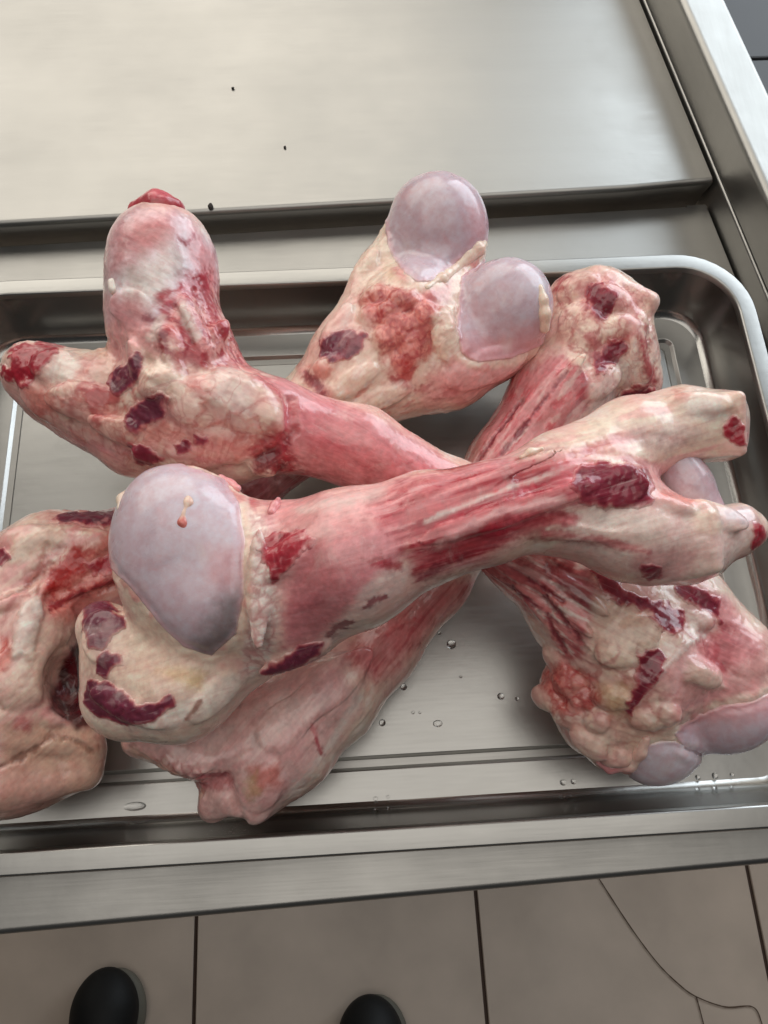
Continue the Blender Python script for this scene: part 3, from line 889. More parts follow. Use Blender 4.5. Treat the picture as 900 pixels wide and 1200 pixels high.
# lower right knuckle
FB = [(545, 670), (580, 620), (690, 650), (702, 700), (690, 760), (662, 790), (640, 735), (600, 700)]
k.paint('rose', FB, .7, 8, 8); k.streaks(FB, 'white', .8, .1, 8, (14, 300, 300)); k.streaks(FB, 'maroon', .6, .25, 8, (14, 200, 200))
k.paint('red', [(560, 668), (590, 655), (640, 665), (655, 700), (620, 690), (590, 680)], .6, 6, 9)
k.paint('maroon', [(640, 660), (690, 668), (700, 690), (735, 715), (715, 730), (680, 700), (650, 690)], .65, 7, 9)
k.paint('rose', [(690, 730), (715, 725), (730, 745), (710, 765), (690, 755)], .6, 8, 9)
k.paint('tan', [(715, 705), (750, 708), (785, 745), (760, 765), (720, 790), (700, 760)], .6, 10, 7)
for a in ([(620, 680), (640, 692), (660, 705)], [(640, 700), (668, 735), (690, 762)], [(600, 690), (640, 720), (662, 765)]):
    k.line('maroon', a, 2.5, .8, 2.5, 4, -1.0)
k.paint('cream', [(700, 700), (745, 705), (790, 745), (770, 760), (740, 790), (700, 790), (685, 755)], .7, 8, 7)
FAT = [(640, 790), (690, 750), (760, 760), (800, 800), (800, 850), (760, 890), (700, 890), (640, 840)]
k.lumps(FAT, 1.6, 75, 8)
RF = [(635, 795), (660, 775), (700, 790), (705, 820), (680, 845), (650, 835)]
k.paint('salmon', RF, .8, 8, 9); k.veins(RF, 'blood', .8, 120, .16, 6); k.lumps(RF, 2.2, 120)
k.paint('yellow', [(700, 800), (740, 800), (745, 835), (715, 840)], .5, 10, 6); k.paint('cream', [(670, 850), (720, 850), (730, 880), (690, 885)], .6, 8, 6)
k.paint('tan', [(715, 850), (770, 840), (780, 870), (740, 880)], .5, 10, 6)
k.paint('pink', [(770, 790), (820, 745), (900, 740), (900, 830), (800, 850)], .7, 12, 6)
k.paint('pink', [(800, 685), (850, 700), (890, 760), (860, 790), (840, 730)], .85, 6, 4)
k.paint('red', [(836, 748), (848, 735), (862, 742), (858, 775), (845, 790), (832, 770)], .7, 6, 9)
k.paint('rose', [(820, 720), (850, 735), (880, 770), (850, 790), (815, 760)], .5, 10, 9)
k.push([(810, 775), (840, 785), (850, 805), (825, 810), (805, 795)], 2.5, 8, 4); k.paint('cream', [(808, 775), (842, 790), (850, 805), (825, 808), (805, 795)], .7, 6, 5)
k.line('white', [(760, 800), (800, 760), (835, 735)], 3, .7, 3, 5, 1.0)
k.paint('red', [(640, 640), (665, 635), (690, 655), (668, 668)], .7, 6, 9)
k.lumps([(780, 720), (840, 720), (835, 760), (790, 760)], 2.0, 110)
k.paint('white', [(805, 715), (835, 715), (830, 738), (808, 738)], .6, 6, 6)
k.part("muscle_scrap", 'red', [(4, 440), (8, 425), (20, 408), (48, 398), (72, 402), (62, 418), (46, 437), (30, 450), (14, 445)], .8, 3, 8, .9)
k.part("muscle_scrap", 'purple', [(160, 413), (166, 420), (167, 435), (160, 450), (148, 458), (135, 460), (128, 450), (135, 436), (148, 424)], .8, 2.5, 4, .5)
k.part("muscle_scrap", 'purple', [(150, 487), (165, 470), (190, 460), (194, 466), (190, 488), (175, 498), (160, 506), (147, 500)], 1.1, 2.5, 4, .6)
k.part("muscle_scrap", 'maroon', [(153, 519), (175, 525), (188, 538), (175, 545), (158, 540)], .6, 2.5, 4, .2)
k.part("muscle_scrap", 'maroon', [(205, 522), (220, 516), (222, 526), (208, 532)], .5, 2.5, 4, .2)
k.part("muscle_scrap", 'maroon', [(228, 510), (245, 512), (240, 522), (230, 520)], .5, 2.5, 4, .2)
k.part("muscle_scrap", 'maroon', [(697, 670), (715, 678), (738, 700), (770, 703), (796, 718), (802, 735), (788, 743), (774, 735), (762, 718), (738, 708), (714, 700)], 1.0, 3, 5, .3)
k.part("muscle_scrap", 'maroon', [(788, 688), (815, 685), (842, 705), (842, 726), (820, 712)], .8, 3, 5, .3)
k.part("muscle_scrap", 'maroon', [(750, 770), (768, 762), (783, 770), (771, 790), (756, 810), (742, 836), (734, 832), (748, 800)], 1.0, 2.5, 4, .2)
k.cap("cartilage", [(788, 858), (812, 838), (850, 826), (880, 822), (930, 800), (930, 900), (840, 895), (800, 880)], [('pink', [(790, 850), (850, 815), (920, 800), (920, 840), (850, 845)], .6, 16)])
k.cap("cartilage", [(748, 890), (762, 872), (790, 868), (815, 876), (840, 895), (800, 930), (750, 930), (735, 912)], [('pearl', [(740, 870), (820, 870), (820, 920), (740, 930)], .7, 12)])
k.finish("bone_body", M_TISSUE, bA)
bit("red_nub", bA, Shape(.006, None).chain([(160, 246, .168, 10), (184, 241, .172, 13), (207, 244, .170, 9)]), 'rose', .0011, seed=2, puff=1.2,
    ops=lambda s: (s.paint('red', [(150, 235), (215, 225), (215, 250), (160, 256)], .7, 4, 9), s.paint('salmon', [(165, 240), (195, 238), (195, 250), (165, 252)], .5, 5, 7)))
bit("tendon", bA, on([s], [(702, 893, 0, 4), (715, 900, 1, 6), (738, 897, 2, 7), (750, 882, 2, 7), (757, 866, 1, 5)]), 'pink', .0009, seed=5, ops=lambda s: s.paint('cream', [(735, 860), (765, 860), (765, 905), (730, 905)], .7, 8, 5))
bit("fat_shred", bA, on([s], [(131, 331, 0, 5), (133, 340, 0, 5)]), 'white', .0008, seed=6)

# ---- bone B: two smooth lilac knuckles at the back, thick end off the left of the tray
bB = empty("beef_bone", P(300, 560, 0.0))
tag(bB, "raw beef bone with two smooth lilac knuckles rising over the back rim", "bone", GROUP)
s = Shape(0.014)
s.egg(512, 276, .090, 62, 57, 44, 80)
s.egg(512, 246, .093, 36, 40, 40, 80)
s.egg(588, 366, .086, 60, 54, 42, 60, k=.008)
s.chain([(520, 325, .070, 44), (480, 380, .072, 66), (425, 430, .068, 58), (340, 510, .056, 48), (230, 610, .05, 48), (130, 675, .05, 60)], 0.014)
s.chain([(585, 398, .062, 46), (520, 425, .066, 54), (430, 455, .064, 46)], 0.014)
s.chain([(395, 412, .080, 26), (446, 318, .082, 24), (462, 285, .086, 20)], 0.012)
s.chain([(130, 655, .052, 52), (70, 660, .06, 56), (10, 700, .06, 66), (-60, 770, .058, 85)], 0.014)
s.chain([(105, 640, .07, 34), (50, 640, .075, 32), (10, 665, .07, 34)], 0.010)
s.chain([(25, 735, .066, 62), (15, 830, .058, 72)], 0.012)
s.egg(14, 885, .052, 92, 70, 58, 8, k=.010)
s.box(38, 884, .050, 74, 50, 48, 10, 20, k=.008)
s.chain([(80, 840, .06, 24), (95, 880, .05, 26)], .008)
s.lobes([(438, 347, 16, 13, 20, 8), (455, 369, 15, 14, 0, 9), (478, 390, 24, 17, -30, 10), (432, 371, 14, 13, 40, 8), (473, 351, 16, 12, 0, 8), (497, 372, 17, 14, 50, 9), (476, 416, 19, 15, 60, 9), (451, 398, 15, 14, 0, 8),
         (520, 391, 12, 30, 8, 8), (411, 449, 36, 13, 32, 7), (380, 430, 19, 10, 25, 7), (570, 432, 54, 20, 12, 8), (440, 472, 44, 12, 22, 6), (425, 320, 14, 36, -25, 6), (395, 380, 12, 30, -30, 5)], .004)
s.lobes([(30, 634, 30, 20, 10, 9), (16, 664, 24, 18, 30, 9), (42, 664, 46, 9, 48, 6), (31, 737, 13, 40, -14, 9), (70, 626, 26, 12, 15, 7), (106, 634, 30, 13, 5, 8), (84, 664, 30, 20, 30, 6), (48, 750, 20, 36, -10, 8), (26, 792, 36, 36, 0, 10), (68, 734, 20, 24, -30, 7),
         (72, 832, 24, 15, 30, 8), (100, 690, 40, 8, 25, 5), (20, 700, 40, 9, 30, 6), (60, 870, 50, 12, -10, 6)], .004)
s.egg(80, 802, .095, 50, 30, 95, 106, k=.004, cut=True)
k = Skin(s, H0, 'cream', seed=11, tone=0.3)
k.paint('cream', [(425, 290), (458, 275), (470, 330), (440, 350), (415, 350)], .8, 8, 6); k.paint('yellow', [(450, 300), (470, 310), (480, 335), (455, 330)], .4, 8, 5)
k.paint('cream', [(500, 335), (560, 290), (572, 300), (535, 330), (520, 420), (505, 400)], .8, 6, 5, .8)
LM = [(418, 350), (445, 335), (505, 343), (520, 370), (520, 405), (490, 425), (468, 452), (452, 425), (442, 390)]
k.paint('salmon', LM, .85, 8, 9); k.lumps(LM, 2.0, 80, 8); k.veins(LM, 'red', .75, 90, .14, 6)
k.paint('pink', [(490, 335), (530, 325), (535, 350), (505, 360)], .6, 8, 6)
k.paint('cream', [(505, 370), (530, 360), (536, 395), (525, 425), (510, 420)], .9, 4, 4, 1.6)
k.paint('blood', [(470, 420), (485, 425), (482, 445), (470, 450)], .7, 6, 9); k.paint('blood', [(522, 452), (540, 452), (535, 462), (520, 462)], .7, 4, 6)
k.line('red', [(460, 445), (490, 458), (500, 455)], 4, .7, 4, 7)
k.paint('rose', [(350, 430), (372, 440), (395, 470), (375, 480)], .7, 8, 8); k.line('maroon', [(362, 440), (378, 462)], 5, .8, 4, 6)
FW = [(395, 455), (470, 450), (490, 470), (470, 495), (430, 495), (390, 480)]
k.paint('cream', FW, .6, 8, 6); k.streaks(FW, 'white', .9, .0, 6, (14, 240, 240)); k.streaks(FW, 'salmon', .6, .25, 6, (14, 200, 200))
k.paint('pink', [(535, 415), (640, 410), (620, 440), (560, 470), (500, 475), (500, 440)], .7, 12, 7)
k.paint('white', [(370, 410), (395, 385), (410, 350), (418, 360), (402, 400), (385, 420)], .6, 6, 5)
k.paint('salmon', [(360, 430), (380, 425), (395, 432), (380, 445)], .7, 4, 6)
k.cap("cartilage", [(440, 215), (515, 195), (590, 225), (590, 275), (552, 292), (535, 308), (512, 328), (490, 332), (470, 318), (456, 295), (452, 262)], [('pearl', [(485, 225), (515, 212), (530, 232), (500, 250)], .8, 8), ('pink', [(545, 240), (570, 245), (568, 285), (550, 285)], .4, 10)])
k.cap("cartilage", [(540, 325), (565, 305), (600, 290), (660, 320), (660, 385), (632, 405), (600, 420), (560, 425), (541, 414), (534, 385), (537, 350)], [('pink', [(530, 400), (645, 380), (640, 430), (530, 430)], .6, 18), ('pearl', [(600, 310), (640, 330), (640, 360), (610, 345)], .6, 12)])  # the pearl patch paints in the highlight at the right edge
k.part("muscle_scrap", 'purple', [(376, 405), (388, 392), (405, 388), (430, 393), (424, 405), (408, 420), (392, 424), (378, 420)], .9, 3, 5, .5)
k.paint('maroon', [(265, 535), (330, 545), (400, 550), (390, 610), (270, 610)], .8, 8, 8)  # red meat in the gap under bone A, its shadow painted in
# fatty end at the left
LB = [(0, 620), (140, 590), (150, 720), (90, 760), (100, 800), (125, 900), (90, 950), (0, 970)]
k.lumps(LB, 0.9, 42); k.smooth(LB, .4); k.smooth([(0, 850), (60, 845), (115, 850), (130, 900), (90, 960), (0, 980)], .85); k.streaks(LB, 'pink', .5, 0)
k.paint('salmon', [(50, 690), (90, 640), (140, 620), (140, 690), (80, 730), (50, 720)], .8, 14, 9)
k.paint('cream', [(10, 630), (60, 612), (80, 630), (40, 660), (15, 660)], .8, 8, 6, 1.2)
k.paint('blood', [(52, 690), (60, 672), (85, 645), (100, 650), (98, 668), (72, 690), (62, 702)], .85, 6, 11)
k.veins([(40, 650), (110, 630), (130, 680), (60, 720)], 'blood', .8, 70, .14)
k.line('red', [(58, 712), (95, 694), (135, 680), (142, 676)], 3.5, .85, 3, 5); k.push([(60, 716), (100, 697), (140, 684)], -2.0, 4, 2, 2)
k.paint('white', [(30, 705), (46, 700), (50, 720), (42, 745), (38, 772), (15, 770), (20, 735)], .9, 5, 5, 2.2)
k.push([(0, 700), (30, 690), (60, 660)], -2.4, 5, 3, 2); k.line('brown', [(0, 702), (25, 690), (55, 668)], 1.6, .6, 2, 2)
k.push([(45, 700), (55, 640)], -1.6, 5, 3, 2)
k.paint('salmon', [(0, 745), (10, 750), (14, 778), (0, 790)], .9, 4, 6); k.veins([(0, 745), (12, 750), (14, 780), (0, 790)], 'blood', .8, 110, .2, 4)
k.paint('cream', [(50, 730), (85, 740), (80, 780), (50, 820), (10, 850), (0, 800)], .6, 12, 8)
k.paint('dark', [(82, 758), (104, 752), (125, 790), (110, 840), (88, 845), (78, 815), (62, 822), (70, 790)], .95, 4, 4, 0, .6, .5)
k.paint('maroon', [(86, 800), (100, 760), (110, 800), (95, 840)], .5, 8, 8)
k.paint('tan', [(0, 850), (60, 840), (110, 850), (125, 900), (90, 950), (0, 970)], .8, 10, 8); k.paint('pink', [(0, 900), (90, 905), (60, 960), (0, 970)], .3, 18, 10)
k.paint('pink', [(40, 830), (85, 818), (92, 850), (60, 850)], .6, 6, 5)
k.line('brown', [(0, 900), (40, 880), (60, 862), (85, 866), (105, 880)], 2.5, .6, 3, 5, -1.6)
k.paint('rose', [(20, 840), (36, 842), (34, 855), (18, 852)], .7, 6, 9)
k.part("muscle_scrap", 'purple', [(58, 611), (80, 602), (95, 604), (113, 593), (135, 596), (136, 612), (112, 615), (85, 613)], 1.6, 2.5, 4, .9)
k.part("muscle_scrap", 'red', [(103, 660), (125, 653), (139, 662), (137, 674), (113, 672)], .8, 3, 6, .4)
k.part("muscle_scrap", 'maroon', [(-6, 650), (6, 642), (11, 652), (2, 662), (-6, 664)], .8, 2, 3, .2)
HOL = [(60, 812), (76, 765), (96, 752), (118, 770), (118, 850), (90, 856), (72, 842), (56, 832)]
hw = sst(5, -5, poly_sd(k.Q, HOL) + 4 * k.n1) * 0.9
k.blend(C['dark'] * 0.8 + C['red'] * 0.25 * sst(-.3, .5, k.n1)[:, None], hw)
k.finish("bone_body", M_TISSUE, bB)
bit("tendon", bB, on([s], [(632, 338, 0, 5), (636, 352, 3, 6), (638, 368, 7, 7), (638, 385, 12, 6)]), 'cream', .0009, seed=15)
bit("fat_ridge", bB, on([s], [(500, 338, -3, 5), (518, 327, -2, 6), (532, 316, -3, 5), (548, 301, -2, 7), (560, 292, 0, 8), (566, 287, 0, 5)]), 'cream', .0009, seed=16, puff=.8)

# ---- bone C: from the top right corner down to the front rim, under the topmost bone
bC = empty("beef_bone", P(520, 640, 0.0))
tag(bC, "raw beef bone lying low from the back right corner to the front rim", "bone", GROUP)
s = Shape(0.013)
s.chain([(672, 352, .062, 30), (700, 362, .062, 42), (735, 368, .058, 24)], .012)
s.chain([(700, 365, .06, 44), (722, 415, .056, 42), (742, 445, .05, 30)], .012)
s.chain([(690, 400, .055, 52), (655, 465, .046, 56), (595, 545, .038, 46), (505, 680, .034, 42), (440, 760, .036, 46), (385, 815, .042, 56), (320, 865, .046, 66)], .014)
s.box(712, 372, .058, 44, 46, 34, -25, 12, k=.006)
s.box(742, 420, .052, 24, 44, 26, 10, 9, k=.006)
s.chain([(735, 405, .055, 28), (750, 440, .05, 20)], .01)
s.chain([(320, 860, .05, 56), (230, 868, .06, 34), (165, 868, .062, 18)], .012)
s.chain([(335, 875, .048, 54), (306, 912, .046, 40)], .012)
s.box(302, 903, .046, 52, 32, 34, 62, 12, k=.010)
s.box(215, 872, .058, 62, 26, 24, -22, 10, k=.010)
s.chain([(258, 920, .045, 24), (250, 945, .044, 18)], .008)
s.egg(258, 912, .078, 26, 10, 12, 15, k=.006, cut=True)
s.lobes([(676, 336, 24, 15, 15, 9), (720, 350, 26, 15, -32, 9), (680, 382, 25, 30, 20, 10), (745, 405, 13, 26, 10, 9), (703, 448, 30, 17, 30, 8), (708, 352, 18, 14, -40, 8), (722, 385, 20, 14, 30, 8), (745, 378, 16, 18, 0, 9), (752, 436, 12, 18, 0, 8),
         (640, 470, 70, 10, 50, 5), (610, 490, 66, 9, 52, 5), (662, 470, 40, 12, 60, 5)], .004)
s.lobes([ (255, 892, 48, 12, 8, 9), (302, 918, 24, 30, 20, 8), (200, 880, 40, 16, -25, 6), (390, 800, 60, 20, 42, 4), (252, 945, 18, 12, 0, 6)], .008)
k = Skin(s, H0, 'cream', seed=21, tone=0.4, puff=0.6)
TOPE = [(645, 325), (760, 325), (775, 470), (690, 470), (660, 420)]
k.paint('cream', TOPE, .6, 10, 10); k.lumps(TOPE, 1.0, 60); k.veins(TOPE, 'red', .6, 60, .10)
k.paint('pink', [(700, 320), (755, 345), (745, 390), (715, 345)], .6, 10, 7)
k.paint('red', [(645, 345), (655, 325), (668, 322), (658, 340)], .85, 4, 6)
k.paint('rose', [(675, 335), (705, 330), (725, 350), (700, 375), (682, 365)], .6, 8, 9)
k.line('rose', [(690, 395), (705, 410), (735, 395)], 5, .7, 5, 8); k.line('red', [(752, 400), (758, 430), (766, 452)], 5, .8, 4, 8)
k.paint('white', [(715, 430), (745, 400), (750, 440), (735, 455)], .7, 6, 6)
k.paint('red', [(675, 430), (690, 440), (690, 470), (680, 485), (672, 460)], .7, 6, 7)
SH = [(545, 545), (560, 480), (600, 432), (660, 415), (688, 440), (690, 480), (660, 510), (600, 540), (560, 580)]
k.paint('mauve', SH, .8, 8, 6); k.streaks(SH, 'rose', .8, .0, 6, (12, 280, 280)); k.streaks(SH, 'fascia', .6, .2, 6, (12, 160, 160))
k.line('maroon', [(665, 435), (630, 480), (588, 532)], 2.0, .85, 2, 3, -1.2); k.line('maroon', [(612, 470), (580, 510), (556, 545)], 2.0, .85, 2, 3, -1.2)
k.paint('brown', [(545, 545), (552, 480), (592, 450), (575, 490), (560, 540)], .5, 8, 5)  # shade on the shaft's left side, painted in brown
k.paint('pink', [(608, 440), (660, 418), (660, 440), (625, 460)], .5, 8, 6)
k.paint('fascia', [(690, 445), (725, 440), (715, 480), (690, 485)], .8, 6, 5)
k.paint('rose', [(490, 680), (560, 680), (500, 745), (440, 800), (400, 770)], .75, 14, 8); k.streaks([(490, 680), (560, 680), (440, 800), (390, 760)], 'red', .5, .1, 8, (12, 280, 280))
LOW = [(150, 870), (290, 800), (400, 770), (420, 830), (340, 930), (300, 968), (230, 960)]
k.smooth(LOW, .5); k.paint('fascia', LOW, .75, 14, 8); k.paint('pink', LOW, .35, 14, 10); k.paint('fascia', [(220, 850), (330, 810), (380, 830), (320, 880), (240, 890)], .6, 16, 9)
k.streaks(LOW, 'mauve', .25, .15, 8, (20, 120, 120))
k.paint('salmon', [(292, 900), (325, 895), (330, 920), (300, 930)], .8, 8, 7, .8); k.paint('yellow', [(285, 915), (300, 905), (305, 930), (290, 938)], .5, 6, 6)
k.line('white', [(420, 820), (395, 860), (345, 925)], 4, .6, 4, 4)
k.line('red', [(372, 868), (376, 882)], 3, .8, 2, 4); k.line('rose', [(365, 850), (372, 870)], 2, .6, 2, 4)
k.paint('rose', [(228, 910), (268, 905), (272, 925), (240, 925)], .6, 5, 6); k.line('maroon', [(225, 908), (262, 908)], 2, .5, 2, 4, -1.5)
k.line('tan', [(155, 880), (200, 905), (235, 930)], 5, .6, 4, 6, -.8); k.lumps([(170, 885), (240, 900), (240, 940), (190, 910)], 2.2, 150, 5)
k.push([(265, 910), (275, 940), (285, 962)], -2.0, 5, 2, 3)
k.part("muscle_scrap", 'maroon', [(688, 335), (700, 333), (724, 348), (716, 358), (706, 374), (692, 366), (690, 350)], .8, 3, 5, .3)
k.part("muscle_scrap", 'maroon', [(694, 424), (712, 406), (728, 399), (735, 412), (716, 428), (698, 437)], .9, 3, 5, .3)
k.part("muscle_scrap", 'maroon', [(728, 464), (744, 452), (766, 455), (770, 466), (752, 476), (733, 476)], 1.6, 3, 4, .4)
k.finish("bone_body", M_TISSUE, bC)

# ---- bone D: the topmost bone
bD = empty("beef_bone", P(500, 620, 0.10))
tag(bD, "topmost raw beef bone with one large lilac knuckle and a forked right end", "bone", GROUP)
s = Shape(0.014, None)
s.egg(212, 656, .136, 110, 76, 62, 99)
s.egg(236, 625, .140, 66, 54, 54, 100)
s.egg(236, 712, .134, 50, 42, 48, 110)
s.egg(330, 684, .134, 98, 92, 70, 100, k=.02)
s.chain([(335, 680, .134, 66), (410, 655, .146, 80), (500, 618, .154, 62), (570, 602, .156, 56), (640, 580, .154, 56), (700, 570, .150, 62)], .014)
s.chain([(660, 548, .152, 44), (740, 515, .150, 46), (800, 500, .147, 44), (838, 496, .144, 33)], .012)
s.chain([(838, 497, .144, 33), (845, 515, .140, 24)], .008)
s.chain([(640, 595, .150, 48), (740, 622, .146, 56), (800, 634, .142, 46), (850, 622, .138, 28)], .012)
s.chain([(215, 798, .108, 62), (145, 792, .108, 42), (130, 820, .106, 34)], .016)
s.chain([(285, 765, .112, 42), (200, 808, .108, 56), (150, 830, .106, 36)], .014)
s.chain([(120, 735, .118, 30), (150, 770, .115, 40)], .014)
s.box(818, 500, .147, 50, 37, 34, 4, 8, k=.006)
s.box(790, 636, .143, 46, 42, 34, 10, 10, k=.006)
s.chain([(826, 630, .141, 40), (866, 620, .138, 26), (882, 620, .137, 14)], .006)
s.egg(836, 566, .150, 40, 20, 44, 8, k=.010, cut=True)
s.lobes([(240, 548, 44, 9, -2, 8), (290, 566, 20, 12, -40, 7), (303, 690, 12, 70, 0, 6), (338, 652, 32, 18, 35, 7), (790, 592, 22, 9, -10, 7), (345, 772, 46, 12, 20, 6), (600, 600, 110, 12, 18, 2.5),
         (560, 565, 110, 9, 20, 2.5), (820, 472, 36, 14, -5, 7), (845, 605, 36, 16, -12, 6), (120, 745, 24, 30, 0, 6), (150, 830, 50, 14, -20, 6), (720, 566, 40, 22, 0, 4), (255, 815, 16, 40, -50, 6), (640, 620, 90, 10, -8, 2.5)], .004)
k = Skin(s, H0, 'cream', seed=31, tone=0.2, puff=0.25)
# left knuckle neighbourhood
k.paint('white', [(295, 600), (312, 600), (318, 640), (316, 700), (312, 760), (296, 770), (292, 700)], .7, 6, 7)
k.paint('cream', [(85, 740), (140, 690), (260, 780), (300, 790), (260, 850), (180, 870), (100, 850)], .7, 10, 6)
k.paint('white', [(100, 840), (180, 862), (260, 830), (300, 790), (270, 790), (200, 830)], .6, 8, 6)
k.paint('yellow', [(185, 785), (215, 780), (240, 790), (235, 810), (200, 800)], .7, 7, 7); k.line('tan', [(184, 788), (205, 800)], 4, .5, 4, 4)
k.line('brown', [(218, 842), (228, 832), (234, 822)], 2, .8, 2, 3)
k.paint('white', [(135, 600), (150, 570), (200, 546), (270, 545), (290, 580), (296, 640), (285, 620), (260, 565), (200, 560)], .8, 6, 5)
k.paint('pink', [(230, 545), (280, 548), (298, 575), (285, 580), (255, 556)], .7, 5, 6)
k.lumps([(225, 540), (290, 545), (305, 590), (280, 590)], 1.6, 130, 5)
k.line('orange', [(286, 600), (293, 640), (293, 690), (288, 735)], 3, .75, 3, 5, .2)
k.line('rose', [(288, 560), (300, 600), (304, 640)], 3, .6, 3, 6)
FS = [(290, 600), (318, 600), (322, 650), (332, 700), (325, 750), (305, 790), (282, 790), (292, 700)]
k.paint('fascia', FS, .85, 6, 6); k.streaks(FS, 'white', .8, 0, 5, (60, 160, 160)); k.lumps(FS, 1.0, 160, 6)
# shaft
PS = [(305, 585), (400, 572), (480, 555), (470, 660), (430, 700), (370, 770), (330, 760), (325, 680)]
k.smooth(PS, .7); k.paint('pink', PS, .8, 10, 6); k.paint('mauve', [(338, 690), (350, 645), (420, 620), (470, 610), (480, 650), (430, 690), (375, 745), (332, 760)], .75, 10, 7)
k.paint('pink', [(370, 610), (425, 600), (430, 660), (385, 665)], .55, 12, 5); k.line('white', [(350, 597), (400, 588), (450, 578)], 5, .5, 6, 4)
k.paint('fascia', [(440, 670), (500, 655), (470, 690), (420, 735), (340, 785), (300, 795), (350, 770), (400, 725)], .75, 7, 6)
SR = [(430, 600), (480, 558), (540, 545), (650, 516), (705, 535), (705, 585), (640, 600), (560, 660), (490, 680), (470, 640)]
k.paint('rose', SR, .9, 12, 7); k.streaks(SR, 'red', .8, -.1, 8, (10, 300, 300)); k.streaks(SR, 'pink', .9, .18, 8, (10, 280, 280))
for a, c, w in (([(480, 598), (560, 562), (660, 524)], 'pink', 3), ([(500, 612), (580, 578), (690, 540)], 'white', 2.5), ([(515, 640), (575, 605), (660, 585)], 'fascia', 5),
                ([(470, 590), (540, 562), (640, 528)], 'red', 4), ([(490, 622), (570, 590), (680, 556)], 'red', 4), ([(540, 600), (610, 575), (680, 565)], 'red', 4),
                ([(480, 575), (560, 550), (600, 540)], 'pink', 4)):
    k.line(c, a, w, .75, 3, 4, .12 if c != 'red' else -.12)
k.paint('red', [(478, 680), (500, 660), (560, 650), (640, 625), (640, 600), (580, 610), (510, 640)], .7, 8, 9)
k.paint('red', [(425, 655), (445, 650), (474, 660), (470, 670), (440, 665)], .75, 4, 6)
k.line('pink', [(530, 625), (590, 600), (650, 590)], 5, .8, 4, 6, .5)
k.paint('maroon', [(483, 683), (505, 662), (540, 655), (500, 682)], .7, 4, 5)
k.line('maroon', [(385, 742), (400, 733), (412, 728)], 4, .8, 2, 6); k.line('maroon', [(425, 712), (440, 704), (450, 700)], 3, .8, 2, 6)
k.line('mauve', [(345, 715), (360, 708), (370, 700)], 5, .6, 4, 6, .5); k.paint('mauve', [(340, 700), (375, 690), (370, 725), (345, 735)], .4, 8, 6)
# forked end
UA = [(600, 535), (660, 512), (720, 482), (790, 458), (840, 460), (866, 490), (840, 540), (760, 545), (690, 540)]
k.paint('cream', UA, .8, 8, 6); k.streaks(UA, 'pink', .5, .05, 8, (16, 140, 140)); k.paint('white', [(800, 465), (840, 465), (858, 490), (830, 495), (805, 485)], .85, 6, 5)
k.paint('salmon', [(790, 457), (815, 458), (805, 470), (785, 468)], .6, 6, 6); k.line('rose', [(690, 525), (750, 508), (800, 515)], 4, .5, 6, 6, -.8)
k.paint('fascia', [(730, 500), (800, 490), (830, 510), (760, 535)], .7, 12, 6)
k.line('mauve', [(640, 532), (700, 530), (770, 545)], 5, .5, 5, 6, -1.0)
k.paint('rose', [(640, 545), (690, 530), (695, 580), (660, 590)], .6, 12, 8)
k.paint('pink', [(755, 545), (785, 545), (790, 600), (760, 595)], .6, 8, 6); k.paint('salmon', [(770, 580), (800, 573), (818, 592), (790, 595)], .8, 4, 6)
LA = [(660, 600), (760, 590), (880, 595), (890, 630), (840, 670), (790, 685), (720, 660), (660, 635)]
k.paint('fascia', LA, .7, 10, 6); k.paint('white', [(700, 600), (760, 605), (750, 625), (700, 618)], .6, 10, 5)
k.paint('cream', [(810, 600), (840, 595), (845, 625), (815, 625)], .8, 6, 6, .8); k.paint('pearl', [(840, 595), (878, 595), (885, 615), (850, 612)], .6, 6, 6)
k.paint('pink', [(740, 640), (820, 645), (800, 680), (740, 670)], .5, 10, 6); k.line('rose', [(640, 625), (700, 632), (760, 648)], 4, .7, 4, 6)
k.paint('rose', [(570, 612), (600, 600), (660, 598), (682, 606), (672, 616), (620, 618)], .8, 5, 6)
k.paint('red', [(585, 610), (600, 604), (660, 602), (675, 608), (620, 614)], .5, 5, 6)
k.cap("cartilage", [(110, 600), (140, 545), (200, 540), (235, 553), (262, 563), (280, 588), (287, 640), (286, 700), (278, 742), (248, 768), (215, 757), (185, 728), (155, 690), (125, 660)],
      [('pearl', [(150, 570), (210, 555), (265, 575), (262, 620), (180, 612)], .6, 24), ('grey', [(256, 710), (280, 690), (284, 735), (250, 768), (230, 760), (238, 738)], .75, 14), ('grey', [(225, 750), (275, 730), (270, 770), (230, 770)], .4, 10), ('pink', [(245, 640), (280, 650), (275, 690), (250, 680)], .4, 14)])  # the pearl patch paints in the broad highlight on the knuckle's top
k.part("muscle_scrap", 'red', [(306, 645), (322, 630), (345, 626), (368, 630), (355, 645), (338, 662), (322, 680), (314, 665)], .9, 3, 6, .8)
k.part("muscle_scrap", 'purple', [(308, 788), (330, 772), (350, 758), (378, 754), (376, 766), (355, 782), (330, 790)], .8, 3, 4, .2)
k.part("muscle_scrap", 'maroon', [(676, 550), (700, 542), (735, 543), (756, 552), (763, 566), (760, 592), (735, 592), (708, 594), (682, 586), (668, 568)], .7, 4, 4, .25)
k.part("muscle_scrap", 'red', [(846, 500), (858, 490), (868, 500), (873, 520), (864, 520), (852, 512)], 1.0, 2.5, 4, .9)
k.part("muscle_scrap", 'red', [(884, 614), (893, 618), (896, 628), (888, 640), (882, 640), (884, 628)], .6, 2.5, 3, .2)
k.part("muscle_scrap", 'purple', [(98, 728), (100, 712), (112, 702), (128, 706), (133, 716), (146, 724), (144, 738), (128, 748), (118, 758), (104, 758), (101, 745)], .8, 2.2, 3, .08)
